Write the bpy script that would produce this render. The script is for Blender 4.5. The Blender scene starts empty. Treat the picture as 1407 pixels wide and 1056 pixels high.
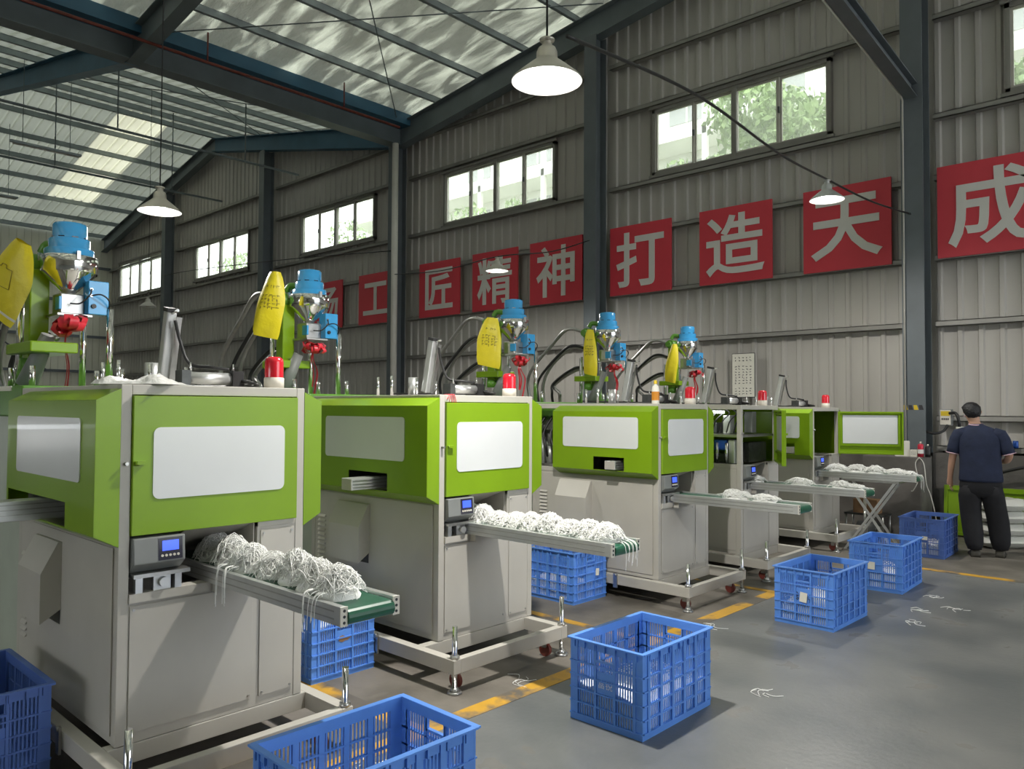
import bpy, bmesh, math, random
from mathutils import Vector, Matrix, Euler
R = math.radians
random.seed(7)
SC = bpy.context.scene
COL = SC.collection

# ------------------------------------------------------------------ camera, sky, exposure
F_PX, YAW, PITCH, ROLL, CAM_H = 1065.567, 0.751613, 0.0295828, 0.00499366, 1.65
cam_d = bpy.data.cameras.new('camera')
cam_d.sensor_fit = 'HORIZONTAL'
cam_d.sensor_width = 36.0
cam_d.lens = 36.0 * F_PX / 1407.0
cam_d.clip_end = 300
cam = bpy.data.objects.new('camera', cam_d)
COL.objects.link(cam)
_fw = Vector((-math.sin(YAW) * math.cos(PITCH), math.cos(YAW) * math.cos(PITCH), math.sin(PITCH)))
_rt = Vector((math.cos(YAW), math.sin(YAW), 0))
_up = _rt.cross(_fw)
_rt, _up = _rt * math.cos(ROLL) + _up * math.sin(ROLL), _up * math.cos(ROLL) - _rt * math.sin(ROLL)
cam.matrix_world = Matrix(((_rt.x, _up.x, -_fw.x, 0), (_rt.y, _up.y, -_fw.y, 0), (_rt.z, _up.z, -_fw.z, CAM_H), (0, 0, 0, 1)))
SC.camera = cam

world = bpy.data.worlds.new('overcast_sky')
SC.world = world
world.use_nodes = True
wn = world.node_tree
bgn = wn.nodes['Background']
bgn.inputs['Color'].default_value = (0.93, 0.97, 1.0, 1)
bgn.inputs['Strength'].default_value = 2.15

SC.view_settings.view_transform = 'Standard'
SC.view_settings.look = 'None'
SC.view_settings.gamma = 1.0
SC.view_settings.use_curve_mapping = False
SC.view_settings.exposure = 0.95
LAMP_W = 70.0

# ------------------------------------------------------------------ materials
MATS = {}
def mat(name, col, rough=0.5, metal=0.0, var=0.06, scale=6.0, bump=0.0, bscale=40.0, emit=None, estr=0.0, coat=0.0, stretch=None, spec=None):
    m = bpy.data.materials.new(name)
    m.use_nodes = True
    nt = m.node_tree
    b = nt.nodes['Principled BSDF']
    b.inputs['Roughness'].default_value = rough
    b.inputs['Metallic'].default_value = metal
    if coat: b.inputs['Coat Weight'].default_value = coat
    if spec is not None: b.inputs['Specular IOR Level'].default_value = spec
    tc = nt.nodes.new('ShaderNodeTexCoord')
    vec = tc.outputs['Object']
    if stretch:
        mp = nt.nodes.new('ShaderNodeMapping')
        mp.inputs['Scale'].default_value = stretch
        nt.links.new(vec, mp.inputs['Vector'])
        vec = mp.outputs['Vector']
    n = nt.nodes.new('ShaderNodeTexNoise')
    n.inputs['Scale'].default_value = scale
    n.inputs['Detail'].default_value = 4
    nt.links.new(vec, n.inputs['Vector'])
    r = nt.nodes.new('ShaderNodeValToRGB')
    r.color_ramp.elements[0].position = 0.3
    r.color_ramp.elements[1].position = 0.7
    c0 = [max(0, c * (1 - var)) for c in col]; c1 = [min(1, c * (1 + var)) for c in col]
    r.color_ramp.elements[0].color = (*c0, 1); r.color_ramp.elements[1].color = (*c1, 1)
    nt.links.new(n.outputs['Fac'], r.inputs['Fac'])
    nt.links.new(r.outputs['Color'], b.inputs['Base Color'])
    if bump:
        n2 = nt.nodes.new('ShaderNodeTexNoise')
        n2.inputs['Scale'].default_value = bscale
        n2.inputs['Detail'].default_value = 3
        nt.links.new(vec, n2.inputs['Vector'])
        bp = nt.nodes.new('ShaderNodeBump')
        bp.inputs['Strength'].default_value = bump
        bp.inputs['Distance'].default_value = 0.02
        nt.links.new(n2.outputs['Fac'], bp.inputs['Height'])
        nt.links.new(bp.outputs['Normal'], b.inputs['Normal'])
    if emit:
        b.inputs['Emission Color'].default_value = (*emit, 1)
        b.inputs['Emission Strength'].default_value = estr
    MATS[name] = m
    return m

mat('green_paint', (0.20, 0.345, 0.010), 0.30, 0, 0.05, 3, coat=0.08, spec=0.35)
mat('dark_green_paint', (0.10, 0.26, 0.03), 0.35, 0, 0.08, 6)
mat('beige_paint', (0.49, 0.468, 0.425), 0.42, 0, 0.04, 4)
mat('grey_paint', (0.20, 0.21, 0.205), 0.45, 0, 0.06, 8)
mat('pale_green_paint', (0.42, 0.47, 0.40), 0.4, 0, 0.06, 5)
mat('acrylic_white', (0.70, 0.72, 0.73), 0.22, 0, 0.03, 2, coat=0.3)
mat('aluminium', (0.62, 0.63, 0.63), 0.36, 0.75, 0.05, 14)
mat('chrome', (0.80, 0.80, 0.80), 0.10, 1.0, 0.02, 5)
mat('steel', (0.45, 0.45, 0.44), 0.32, 0.9, 0.1, 20)
mat('black_rubber', (0.018, 0.018, 0.019), 0.45, 0, 0.15, 20)
mat('dark_machine', (0.055, 0.06, 0.06), 0.4, 0.3, 0.3, 20)
mat('belt_green', (0.012, 0.10, 0.055), 0.4, 0, 0.1, 20)
mat('blue_paint', (0.045, 0.33, 0.68), 0.22, 0, 0.05, 5, coat=0.4)
mat('crate_blue', (0.105, 0.275, 0.76), 0.38, 0, 0.08, 6)
mat('old_crate_blue', (0.075, 0.15, 0.45), 0.45, 0, 0.12, 6)
mat('red_lens', (0.62, 0.015, 0.03), 0.18, 0, 0.05, 5, coat=0.5)
mat('cream_plastic', (0.72, 0.68, 0.60), 0.35, 0, 0.03, 5)
mat('yellow_bag', (0.80, 0.66, 0.02), 0.42, 0, 0.08, 5, bump=0.3, bscale=14)
mat('red_ribbon', (0.66, 0.03, 0.05), 0.3, 0, 0.15, 20)
mat('white_strand', (0.94, 0.94, 0.92), 0.65, 0, 0.03, 20, spec=0.2)
mat('white_film', (0.70, 0.70, 0.68), 0.3, 0, 0.08, 20, bump=0.5, bscale=30)
mat('orange_paint', (0.62, 0.24, 0.02), 0.4, 0, 0.1, 8)
mat('neon_green', (0.55, 0.95, 0.02), 0.3, 0, 0.04, 8)
mat('paper', (0.78, 0.76, 0.68), 0.7, 0, 0.04, 8)
mat('ink', (0.03, 0.03, 0.035), 0.6, 0, 0.1, 8)
mat('white_ink', (0.75, 0.78, 0.85), 0.6, 0, 0.05, 8)
mat('brown_ink', (0.28, 0.22, 0.02), 0.6, 0, 0.05, 8)
mat('screen_dark', (0.03, 0.03, 0.05), 0.15, 0, 0.05, 8)
mat('screen_blue', (0.02, 0.05, 0.6), 0.2, 0, 0.05, 8, emit=(0.06, 0.12, 1.0), estr=0.75)
mat('sign_red', (0.68, 0.05, 0.075), 0.5, 0, 0.05, 1.5)
mat('sign_white', (0.74, 0.72, 0.69), 0.6, 0, 0.03, 2)
mat('column_paint', (0.13, 0.15, 0.165), 0.5, 0, 0.1, 3)
mat('beam_paint', (0.15, 0.178, 0.19), 0.5, 0, 0.12, 2)
mat('beam_blue', (0.04, 0.125, 0.20), 0.5, 0, 0.12, 2)
mat('purlin_steel', (0.30, 0.34, 0.355), 0.45, 0.3, 0.12, 3)
mat('girt_steel', (0.30, 0.29, 0.27), 0.5, 0.2, 0.12, 3)
mat('wall_sheet', (0.48, 0.46, 0.43), 0.55, 0, 0.10, 0.8, stretch=(1, 1, 0.35))
mat('far_sheet', (0.74, 0.73, 0.62), 0.55, 0, 0.08, 0.8)
mat('roof_sheet', (0.42, 0.45, 0.42), 0.4, 0.35, 0.12, 0.8)
mat('concrete', (0.135, 0.125, 0.115), 0.8, 0, 0.25, 2.5, bump=0.3, bscale=20)
mat('pipe_white', (0.62, 0.60, 0.55), 0.4, 0, 0.08, 2)
mat('lamp_shell', (0.58, 0.55, 0.48), 0.3, 0.5, 0.06, 6)
mat('lamp_inside', (0.85, 0.85, 0.83), 0.3, 0.0, 0.02, 6)
mat('bulb', (1, 1, 1), 0.3, 0, 0, 5, emit=(1.0, 0.97, 0.92), estr=9)
mat('led_strip', (1, 1, 1), 0.3, 0, 0, 5, emit=(0.95, 1.0, 1.0), estr=8)
mat('window_frame', (0.26, 0.25, 0.23), 0.5, 0.1, 0.08, 4)
mat('window_sash', (0.50, 0.48, 0.43), 0.4, 0.1, 0.06, 4)
mat('skin', (0.52, 0.30, 0.21), 0.5, 0, 0.06, 8)
mat('navy_cloth', (0.012, 0.019, 0.05), 0.85, 0, 0.15, 12, bump=0.25, bscale=14)
mat('black_cloth', (0.008, 0.008, 0.011), 0.85, 0, 0.15, 12, bump=0.3, bscale=12)
mat('collar_stripe', (0.62, 0.42, 0.50), 0.8, 0, 0.1, 12)
mat('shoe_leather', (0.05, 0.045, 0.035), 0.6, 0, 0.2, 10)
mat('hair_black', (0.008, 0.008, 0.010), 0.45, 0, 0.2, 30, bump=0.6, bscale=60)
mat('cardboard', (0.30, 0.17, 0.085), 0.8, 0, 0.1, 6)
mat('sack_white', (0.66, 0.66, 0.62), 0.3, 0, 0.08, 5, bump=0.5, bscale=9)
mat('can_red', (0.55, 0.02, 0.05), 0.3, 0.2, 0.05, 5)
mat('can_blue', (0.02, 0.08, 0.35), 0.3, 0.3, 0.05, 5)
mat('facade_white', (0.80, 0.80, 0.74), 0.8, 0, 0.03, 0.5)
mat('facade_dark', (0.36, 0.37, 0.37), 0.5, 0, 0.05, 1)
mat('leaf', (0.30, 0.42, 0.17), 0.6, 0, 0.35, 2.0)
mat('bark', (0.12, 0.09, 0.06), 0.9, 0, 0.2, 6)
mat('caster_red', (0.16, 0.03, 0.02), 0.5, 0, 0.2, 10)
mat('neon_sticker', (0.7, 0.5, 0.02), 0.5, 0, 0.05, 5)
mat('foliage_ground', (0.30, 0.34, 0.22), 0.9, 0, 0.2, 0.4)

def glass_mat():
    m = bpy.data.materials.new('window_glass'); m.use_nodes = True
    nt = m.node_tree
    for n in list(nt.nodes): nt.nodes.remove(n)
    o = nt.nodes.new('ShaderNodeOutputMaterial'); mx = nt.nodes.new('ShaderNodeMixShader')
    t = nt.nodes.new('ShaderNodeBsdfTransparent'); t.inputs['Color'].default_value = (0.93, 0.95, 0.92, 1)
    d = nt.nodes.new('ShaderNodeBsdfTranslucent'); d.inputs['Color'].default_value = (0.9, 0.92, 0.85, 1)
    ns = nt.nodes.new('ShaderNodeTexNoise'); ns.inputs['Scale'].default_value = 2.15
    mr = nt.nodes.new('ShaderNodeMapRange'); mr.inputs['To Min'].default_value = 0.05; mr.inputs['To Max'].default_value = 0.22
    nt.links.new(ns.outputs['Fac'], mr.inputs['Value']); nt.links.new(mr.outputs['Result'], mx.inputs['Fac'])
    nt.links.new(t.outputs[0], mx.inputs[1]); nt.links.new(d.outputs[0], mx.inputs[2]); nt.links.new(mx.outputs[0], o.inputs['Surface'])
    MATS['window_glass'] = m
glass_mat()

def skylight_mat():
    m = bpy.data.materials.new('skylight_sheet'); m.use_nodes = True
    nt = m.node_tree
    for n in list(nt.nodes): nt.nodes.remove(n)
    o = nt.nodes.new('ShaderNodeOutputMaterial'); mx = nt.nodes.new('ShaderNodeMixShader'); mx.inputs['Fac'].default_value = 0.5
    t = nt.nodes.new('ShaderNodeBsdfTranslucent')
    d = nt.nodes.new('ShaderNodeBsdfDiffuse'); d.inputs['Color'].default_value = (0.6, 0.6, 0.5, 1)
    ns = nt.nodes.new('ShaderNodeTexNoise'); ns.inputs['Scale'].default_value = 0.8
    rp = nt.nodes.new('ShaderNodeValToRGB')
    rp.color_ramp.elements[0].color = (0.26, 0.255, 0.18, 1); rp.color_ramp.elements[1].color = (0.58, 0.57, 0.43, 1)
    nt.links.new(ns.outputs['Fac'], rp.inputs['Fac']); nt.links.new(rp.outputs['Color'], t.inputs['Color'])
    nt.links.new(d.outputs[0], mx.inputs[1]); nt.links.new(t.outputs[0], mx.inputs[2]); nt.links.new(mx.outputs[0], o.inputs['Surface'])
    MATS['skylight_sheet'] = m
skylight_mat()
def glow_sheet_mat():  # faint translucency makes the opaque roof sheets look lit from below
    m = MATS['skylight_sheet'].copy(); m.name = 'glow_sheet'; MATS['glow_sheet'] = m
    for n in m.node_tree.nodes:
        if n.type == 'VALTORGB': n.color_ramp.elements[0].color = (.07, .078, .066, 1); n.color_ramp.elements[1].color = (.19, .20, .165, 1)
glow_sheet_mat()

def foil_mat():
    m = mat('roof_foil', (0.88, 0.90, 0.86), 0.32, 0.35, 0.18, 1.2)
    nt = m.node_tree; b = nt.nodes['Principled BSDF']
    tc = nt.nodes.new('ShaderNodeTexCoord'); mp = nt.nodes.new('ShaderNodeMapping')
    mp.inputs['Scale'].default_value = (0.9, 3.2, 1)
    n = nt.nodes.new('ShaderNodeTexNoise'); n.inputs['Scale'].default_value = 2.4; n.inputs['Detail'].default_value = 7
    n.inputs['Distortion'].default_value = 2.15
    bp = nt.nodes.new('ShaderNodeBump'); bp.inputs['Strength'].default_value = 0.9; bp.inputs['Distance'].default_value = 0.10
    nt.links.new(tc.outputs['Object'], mp.inputs['Vector']); nt.links.new(mp.outputs['Vector'], n.inputs['Vector'])
    nt.links.new(n.outputs['Fac'], bp.inputs['Height']); nt.links.new(bp.outputs['Normal'], b.inputs['Normal'])
    # thin woven foil lets some daylight through in patches
    tr = nt.nodes.new('ShaderNodeBsdfTranslucent'); tr.inputs['Color'].default_value = (.62, .64, .50, 1)
    n2 = nt.nodes.new('ShaderNodeTexNoise'); n2.inputs['Scale'].default_value = .9; n2.inputs['Detail'].default_value = 8; n2.inputs['Distortion'].default_value = .6
    nt.links.new(mp.outputs['Vector'], n2.inputs['Vector'])
    rp = nt.nodes.new('ShaderNodeMapRange'); rp.inputs['From Min'].default_value = .46; rp.inputs['From Max'].default_value = .72; rp.inputs['To Min'].default_value = .05; rp.inputs['To Max'].default_value = .31
    nt.links.new(n2.outputs['Fac'], rp.inputs['Value'])
    mx = nt.nodes.new('ShaderNodeMixShader'); nt.links.new(rp.outputs[0], mx.inputs[0]); nt.links.new(b.outputs[0], mx.inputs[1]); nt.links.new(tr.outputs[0], mx.inputs[2])
    nt.links.new(mx.outputs[0], nt.nodes['Material Output'].inputs['Surface'])
foil_mat()

def floor_mat():
    m = bpy.data.materials.new('floor_epoxy'); m.use_nodes = True
    nt = m.node_tree; b = nt.nodes['Principled BSDF']; L = nt.links
    tc = nt.nodes.new('ShaderNodeTexCoord'); sx = nt.nodes.new('ShaderNodeSeparateXYZ'); L.new(tc.outputs['Object'], sx.inputs[0])
    def noise(s, d=5):
        n = nt.nodes.new('ShaderNodeTexNoise'); n.inputs['Scale'].default_value = s; n.inputs['Detail'].default_value = d
        L.new(tc.outputs['Object'], n.inputs['Vector']); return n.outputs['Fac']
    def ramp(f, a, c0, c1, p0=.35, p1=.65):
        r = nt.nodes.new('ShaderNodeValToRGB'); r.color_ramp.elements[0].position = p0; r.color_ramp.elements[1].position = p1
        r.color_ramp.elements[0].color = (*c0, 1); r.color_ramp.elements[1].color = (*c1, 1); L.new(f, r.inputs[0]); return r.outputs[0]
    def math_(op, a, bb):
        n = nt.nodes.new('ShaderNodeMath'); n.operation = op
        for i, v in enumerate((a, bb)):
            if isinstance(v, (int, float)): n.inputs[i].default_value = v
            else: L.new(v, n.inputs[i])
        return n.outputs[0]
    epoxy = ramp(noise(1.3), 0, (0.115, 0.124, 0.128), (0.195, 0.197, 0.193))
    conc = ramp(noise(2.2, 8), 0, (0.10, 0.09, 0.075), (0.20, 0.18, 0.155))
    # painted aisle is X > -3.05 and Y < 8.8, bare concrete elsewhere; the boundary is worn
    wob = math_('MULTIPLY', math_('SUBTRACT', noise(7), .5), .10)
    e1 = math_('GREATER_THAN', math_('ADD', sx.outputs[0], wob), -3.03)
    e2 = math_('LESS_THAN', math_('ADD', sx.outputs[1], wob), 8.85)
    aisle = math_('MULTIPLY', e1, e2)
    worn = math_('GREATER_THAN', noise(2.6, 8), 0.655)
    aisle = math_('MULTIPLY', aisle, math_('SUBTRACT', 1.0, math_('MULTIPLY', worn, 0.35)))
    mx = nt.nodes.new('ShaderNodeMix'); mx.data_type = 'RGBA'
    L.new(aisle, mx.inputs[0]); L.new(conc, mx.inputs[6]); L.new(epoxy, mx.inputs[7]); L.new(mx.outputs[2], b.inputs['Base Color'])
    rr = nt.nodes.new('ShaderNodeMapRange'); rr.inputs['To Min'].default_value = 0.6; rr.inputs['To Max'].default_value = 0.36
    L.new(aisle, rr.inputs['Value']); L.new(rr.outputs[0], b.inputs['Roughness'])
    bp = nt.nodes.new('ShaderNodeBump'); bp.inputs['Strength'].default_value = 0.12; bp.inputs['Distance'].default_value = 0.01
    L.new(noise(30), bp.inputs['Height']); L.new(bp.outputs[0], b.inputs['Normal'])
    MATS['floor_epoxy'] = m
floor_mat()

def marking_mat():
    m = mat('marking_yellow', (0.60, 0.33, 0.03), 0.55, 0, 0.12, 5)
    nt = m.node_tree; b = nt.nodes['Principled BSDF']; L = nt.links
    src = b.inputs['Base Color'].links[0].from_socket
    tc = nt.nodes.new('ShaderNodeTexCoord'); n = nt.nodes.new('ShaderNodeTexNoise'); n.inputs['Scale'].default_value = 2.3; n.inputs['Detail'].default_value = 8
    L.new(tc.outputs['Object'], n.inputs['Vector'])
    r = nt.nodes.new('ShaderNodeValToRGB'); r.color_ramp.elements[0].position = 0.50; r.color_ramp.elements[1].position = 0.57
    L.new(n.outputs['Fac'], r.inputs[0])
    mx = nt.nodes.new('ShaderNodeMix'); mx.data_type = 'RGBA'; mx.inputs[7].default_value = (0.13, 0.115, 0.095, 1)
    L.new(r.outputs[0], mx.inputs[0]); L.new(src, mx.inputs[6]); L.new(mx.outputs[2], b.inputs['Base Color'])
marking_mat()

# ------------------------------------------------------------------ mesh helpers
class MB:
    def __init__(s): s.v = []; s.f = []; s.sm = []
    def add(s, vs, fs, smooth=False):
        o = len(s.v); s.v += [tuple(v) for v in vs]
        for f in fs: s.f.append(tuple(i + o for i in f)); s.sm.append(smooth)
        return s
    def box(s, x0, y0, z0, x1, y1, z1, M=None):
        vs = [Vector(p) for p in ((x0, y0, z0), (x1, y0, z0), (x1, y1, z0), (x0, y1, z0), (x0, y0, z1), (x1, y0, z1), (x1, y1, z1), (x0, y1, z1))]
        if M: vs = [M @ v for v in vs]
        return s.add(vs, [(0, 3, 2, 1), (4, 5, 6, 7), (0, 1, 5, 4), (1, 2, 6, 5), (2, 3, 7, 6), (3, 0, 4, 7)])
    def bar(s, p0, p1, w, h, up=(0, 0, 1)):
        p0 = Vector(p0); p1 = Vector(p1); d = (p1 - p0); l = d.length; d.normalize()
        u = Vector(up)
        if abs(d.dot(u)) > .99: u = Vector((1, 0, 0))
        sd = d.cross(u).normalized(); u = sd.cross(d)
        M = Matrix(((d.x, sd.x, u.x, p0.x), (d.y, sd.y, u.y, p0.y), (d.z, sd.z, u.z, p0.z), (0, 0, 0, 1)))
        return s.box(0, -w / 2, -h / 2, l, w / 2, h / 2, M)
    def cyl(s, p0, p1, r0, r1=None, n=14, cap=True):
        r1 = r0 if r1 is None else r1
        p0 = Vector(p0); p1 = Vector(p1); d = (p1 - p0).normalized()
        a = d.orthogonal().normalized(); b = d.cross(a)
        vs = []
        for p, r in ((p0, r0), (p1, r1)):
            for k in range(n):
                t = 2 * math.pi * k / n; vs.append(p + a * math.cos(t) * r + b * math.sin(t) * r)
        fs = [(k, (k + 1) % n, n + (k + 1) % n, n + k) for k in range(n)]
        s.add(vs, fs, True)
        if cap:
            o = len(s.v) - 2 * n
            s.f += [tuple(o + k for k in range(n - 1, -1, -1)), tuple(o + n + k for k in range(n))]; s.sm += [False, False]
        return s
    def tube(s, pts, r, n=6, cap=True):
        pts = [Vector(p) for p in pts]; m = len(pts); vs = []
        d = (pts[1] - pts[0]).normalized(); a = d.orthogonal().normalized()
        for i, p in enumerate(pts):
            d = (pts[min(i + 1, m - 1)] - pts[max(i - 1, 0)])
            d = d.normalized() if d.length > 1e-9 else Vector((0, 0, 1))
            a = (a - d * a.dot(d))
            a = a.normalized() if a.length > 1e-6 else d.orthogonal().normalized()
            b = d.cross(a)
            rr = r[i] if isinstance(r, (list, tuple)) else r
            for k in range(n):
                t = 2 * math.pi * k / n; vs.append(p + a * math.cos(t) * rr + b * math.sin(t) * rr)
        fs = [(i * n + k, i * n + (k + 1) % n, (i + 1) * n + (k + 1) % n, (i + 1) * n + k) for i in range(m - 1) for k in range(n)]
        if cap: fs += [tuple(range(n - 1, -1, -1)), tuple((m - 1) * n + k for k in range(n))]
        return s.add(vs, fs, True)
    def lathe(s, prof, c=(0, 0, 0), n=24, smooth=True):
        vs = []
        for r, z in prof:
            for k in range(n):
                t = 2 * math.pi * k / n; vs.append((c[0] + r * math.cos(t), c[1] + r * math.sin(t), c[2] + z))
        fs = [(i * n + k, i * n + (k + 1) % n, (i + 1) * n + (k + 1) % n, (i + 1) * n + k) for i in range(len(prof) - 1) for k in range(n)]
        return s.add(vs, fs, smooth)
    def prism(s, poly, a0, a1, axis='y'):
        """poly: list of 2D points; extruded along axis from a0 to a1 (x: (y,z); y: (x,z); z: (x,y))"""
        def m(p, a): return {'x': (a, p[0], p[1]), 'y': (p[0], a, p[1]), 'z': (p[0], p[1], a)}[axis]
        n = len(poly)
        vs = [m(p, a0) for p in poly] + [m(p, a1) for p in poly]
        return s.add(vs, [tuple(range(n - 1, -1, -1)), tuple(range(n, 2 * n))] + [(k, (k + 1) % n, n + (k + 1) % n, n + k) for k in range(n)])
    def build(s, name, material, parent=None, loc=(0, 0, 0), rz=0, bevel=0, fix=True):
        me = bpy.data.meshes.new(name)
        me.from_pydata(s.v, [], s.f); me.polygons.foreach_set('use_smooth', s.sm)
        if fix:
            bm = bmesh.new(); bm.from_mesh(me); bmesh.ops.recalc_face_normals(bm, faces=bm.faces); bm.to_mesh(me); bm.free()
        me.materials.append(MATS[material]); me.update()
        return link(name, me, parent, loc, rz, bevel)

def link(name, me, parent=None, loc=(0, 0, 0), rz=0, bevel=0):
    o = bpy.data.objects.new(name, me); COL.objects.link(o)
    o.location = loc; o.rotation_euler = (0, 0, rz)
    if parent: o.parent = parent
    if bevel:
        b = o.modifiers.new('bevel', 'BEVEL'); b.width = bevel; b.segments = 2; b.limit_method = 'ANGLE'; b.angle_limit = R(40)
    return o
def tag(o, label=None, cat=None, group=None, kind=None):
    if label: o['label'] = label
    if cat: o['category'] = cat
    if group: o['group'] = group
    if kind: o['kind'] = kind
    return o
def thing(name, label, cat, loc=(0, 0, 0), rz=0, group=None, kind=None):
    o = bpy.data.objects.new(name, None); COL.objects.link(o)
    o.empty_display_size = 0.1; o.location = loc; o.rotation_euler = (0, 0, rz)
    return tag(o, label, cat, group, kind)
def rrect(x0, z0, x1, z1, r, n=5):
    pts = []
    for cx, cz, a in ((x1 - r, z1 - r, 0), (x0 + r, z1 - r, 90), (x0 + r, z0 + r, 180), (x1 - r, z0 + r, 270)):
        for k in range(n + 1):
            t = R(a + 90 * k / n); pts.append((cx + r * math.cos(t), cz + r * math.sin(t)))
    return pts
def spline(pts, n=8):
    pts = [Vector(p) for p in pts]; P = [pts[0]] + pts + [pts[-1]]; out = []
    for i in range(1, len(P) - 2):
        for k in range(n):
            t = k / n; a, b, c, d = P[i - 1], P[i], P[i + 1], P[i + 2]
            out.append(.5 * ((2 * b) + (c - a) * t + (2 * a - 5 * b + 4 * c - d) * t * t + (3 * b - a - 3 * c + d) * t ** 3))
    return out + [pts[-1]]
def glyph_mesh(body, size, offset=0.0, extrude=0.0):
    c = bpy.data.curves.new('lettering', 'FONT'); c.body = body; c.size = size; c.offset = offset; c.extrude = extrude
    c.resolution_u = 3; c.align_x = 'CENTER'
    o = bpy.data.objects.new('lettering', c); COL.objects.link(o)
    bpy.context.view_layer.update()
    me = bpy.data.meshes.new_from_object(o.evaluated_get(bpy.context.evaluated_depsgraph_get()))
    bpy.data.objects.remove(o); bpy.data.curves.remove(c)
    return me
def scribble(mb, u0, v0, w, h, cols, rows, put, rnd, fill=0.62):
    """small illegible printed marks laid out in a grid; put(u, v) maps to 3D"""
    cw, ch = w / cols, h / rows
    for i in range(cols):
        for j in range(rows):
            for _ in range(3):
                uu = u0 + (i + .2 + .3 * rnd.random()) * cw; vv = v0 + (j + .2 + .3 * rnd.random()) * ch
                if rnd.random() < .5: a, b = cw * fill * rnd.uniform(.5, .9), ch * .14
                else: a, b = cw * .14, ch * fill * rnd.uniform(.5, .9)
                mb.add([put(uu, vv), put(uu + a, vv), put(uu + a, vv + b), put(uu, vv + b)], [(0, 1, 2, 3)])

# ------------------------------------------------------------------ the hall: floor, walls, roof
WALL_Y, FAR_X, RIGHT_X, BACK_Y = 11.95, -33.7, 11.0, -12.0
tag(MB().box(-60, -40, -0.2, 45, WALL_Y + 0.02, 0).build('floor', 'floor_epoxy'), kind='structure')
tag(MB().box(-70, WALL_Y + 0.02, -0.3, 60, 60, -0.05).build('ground_outside', 'foliage_ground'), kind='structure')
# yellow floor lines
m1 = MB().box(-3.12, 0.6, 0, -3.00, 6.80, 0.002); tag(m1.build('trim_1', 'marking_yellow'), kind='structure')
m2 = MB().box(-4.2, 2.55, 0, -3.12, 2.66, 0.002); tag(m2.build('trim_2', 'marking_yellow'), kind='structure')
m3 = MB().box(-4.6, 6.72, 0, -3.12, 6.80, 0.002); tag(m3.build('trim_3', 'marking_yellow'), kind='structure')
m4 = MB().box(-2.7, 8.78, 0, 4, 8.88, 0.002); tag(m4.build('trim_4', 'marking_yellow'), kind='structure')
m5 = MB().box(-4.6, 4.68, 0, -3.12, 4.76, 0.002); tag(m5.build('trim_5', 'marking_yellow'), kind='structure')

# windows of the gable wall: x0, x1, z0, z1
WINS = [(-2.17, 1.2, 5.83, 7.03), (-7.64, -4.45, 5.83, 7.03), (-13.27, -9.93, 5.80, 7.01), (-19.31, -15.88, 5.90, 7.06), (-25.98, -22.27, 5.90, 7.12), (-32.70, -28.65, 5.92, 7.32)]
PITCH_R = 0.25
def roof_under(x):  # underside of the roof purlins
    if x > -0.5: return 8.40 + .12 * 14.07 - .12 * (x + .5)
    if x > -14.57: return 8.40 + .12 * (x + 14.57)
    if x > -24.1: return 8.40 + .20 * (-14.57 - x)
    return 8.40 + .20 * 9.53 - .20 * (-24.1 - x)
def ribbed(x0, x1, z0, z1top, y, name, material, parent, inward=-1):
    prof = []; k = math.floor(x0 / PITCH_R)
    xs = {round(x0, 4), round(x1, 4)}
    while k * PITCH_R < x1 + PITCH_R:
        for d in (-.045, -.025, .025, .045):
            if x0 < k * PITCH_R + d < x1: xs.add(round(k * PITCH_R + d, 4))
        k += 1
    def yy(x):
        d = abs((x / PITCH_R - round(x / PITCH_R)) * PITCH_R)
        t = min(1, max(0, (.046 - d) / .02)); return y + inward * .035 * t
    xs = sorted(xs); mb = MB(); vs = []
    for x in xs: vs += [(x, yy(x), z0), (x, yy(x), z1top(x))]
    n = len(xs)
    mb.add(vs, [(2 * i, 2 * i + 2, 2 * i + 3, 2 * i + 1) for i in range(n - 1)])
    o = len(mb.v)
    mb.add([(x, yb + .02, zz) for x, yb, zz in vs], [(2 * i, 2 * i + 1, 2 * i + 3, 2 * i + 2) for i in range(n - 1)])
    return mb.build(name, material, parent, fix=False)
wall = thing('wall_back', None, None, kind='structure')
edges = sorted(set([round(-33.7 + .75 * i, 3) for i in range(60)] + [w[0] for w in WINS] + [w[1] for w in WINS]))
edges = [e for e in edges if e <= 10.6]
for a, b in zip(edges[:-1], edges[1:]):
    if b - a < .01: continue
    mid = (a + b) / 2; w = [q for q in WINS if q[0] < mid < q[1]]
    top = lambda x: roof_under(x) + .22
    if w:
        ribbed(a, b, 1.06, lambda x: w[0][2], WALL_Y, 'wall_panel', 'wall_sheet', wall)
        ribbed(a, b, w[0][3], top, WALL_Y, 'wall_panel', 'wall_sheet', wall)
    else:
        ribbed(a, b, 1.06, top, WALL_Y, 'wall_panel', 'wall_sheet', wall)
# concrete plinth under the sheets
MB().box(FAR_X, WALL_Y - .22, 0, 10.6, WALL_Y + .02, 1.06).build('plinth', 'concrete', wall)
# girts
COLX = [-3.2, -8.72, -14.62, -20.75, -27.5]
segs = [10.5, 2.6] + COLX + [FAR_X]
for z in (1.12, 1.53, 2.83, 3.74, 4.86, 5.72, 7.12, 8.05):
    for a, b in zip(segs[1:], segs[:-1]):
        lo, hi = a + .18, b - .18
        mb = MB()
        mb.box(lo, WALL_Y - .17, z - .04, hi, WALL_Y - .155, z + .04); mb.box(lo, WALL_Y - .17, z + .03, hi, WALL_Y - .04, z + .04); mb.box(lo, WALL_Y - .17, z - .04, hi, WALL_Y - .04, z - .03)
        mb.build('girt', 'girt_steel', wall)
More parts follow.
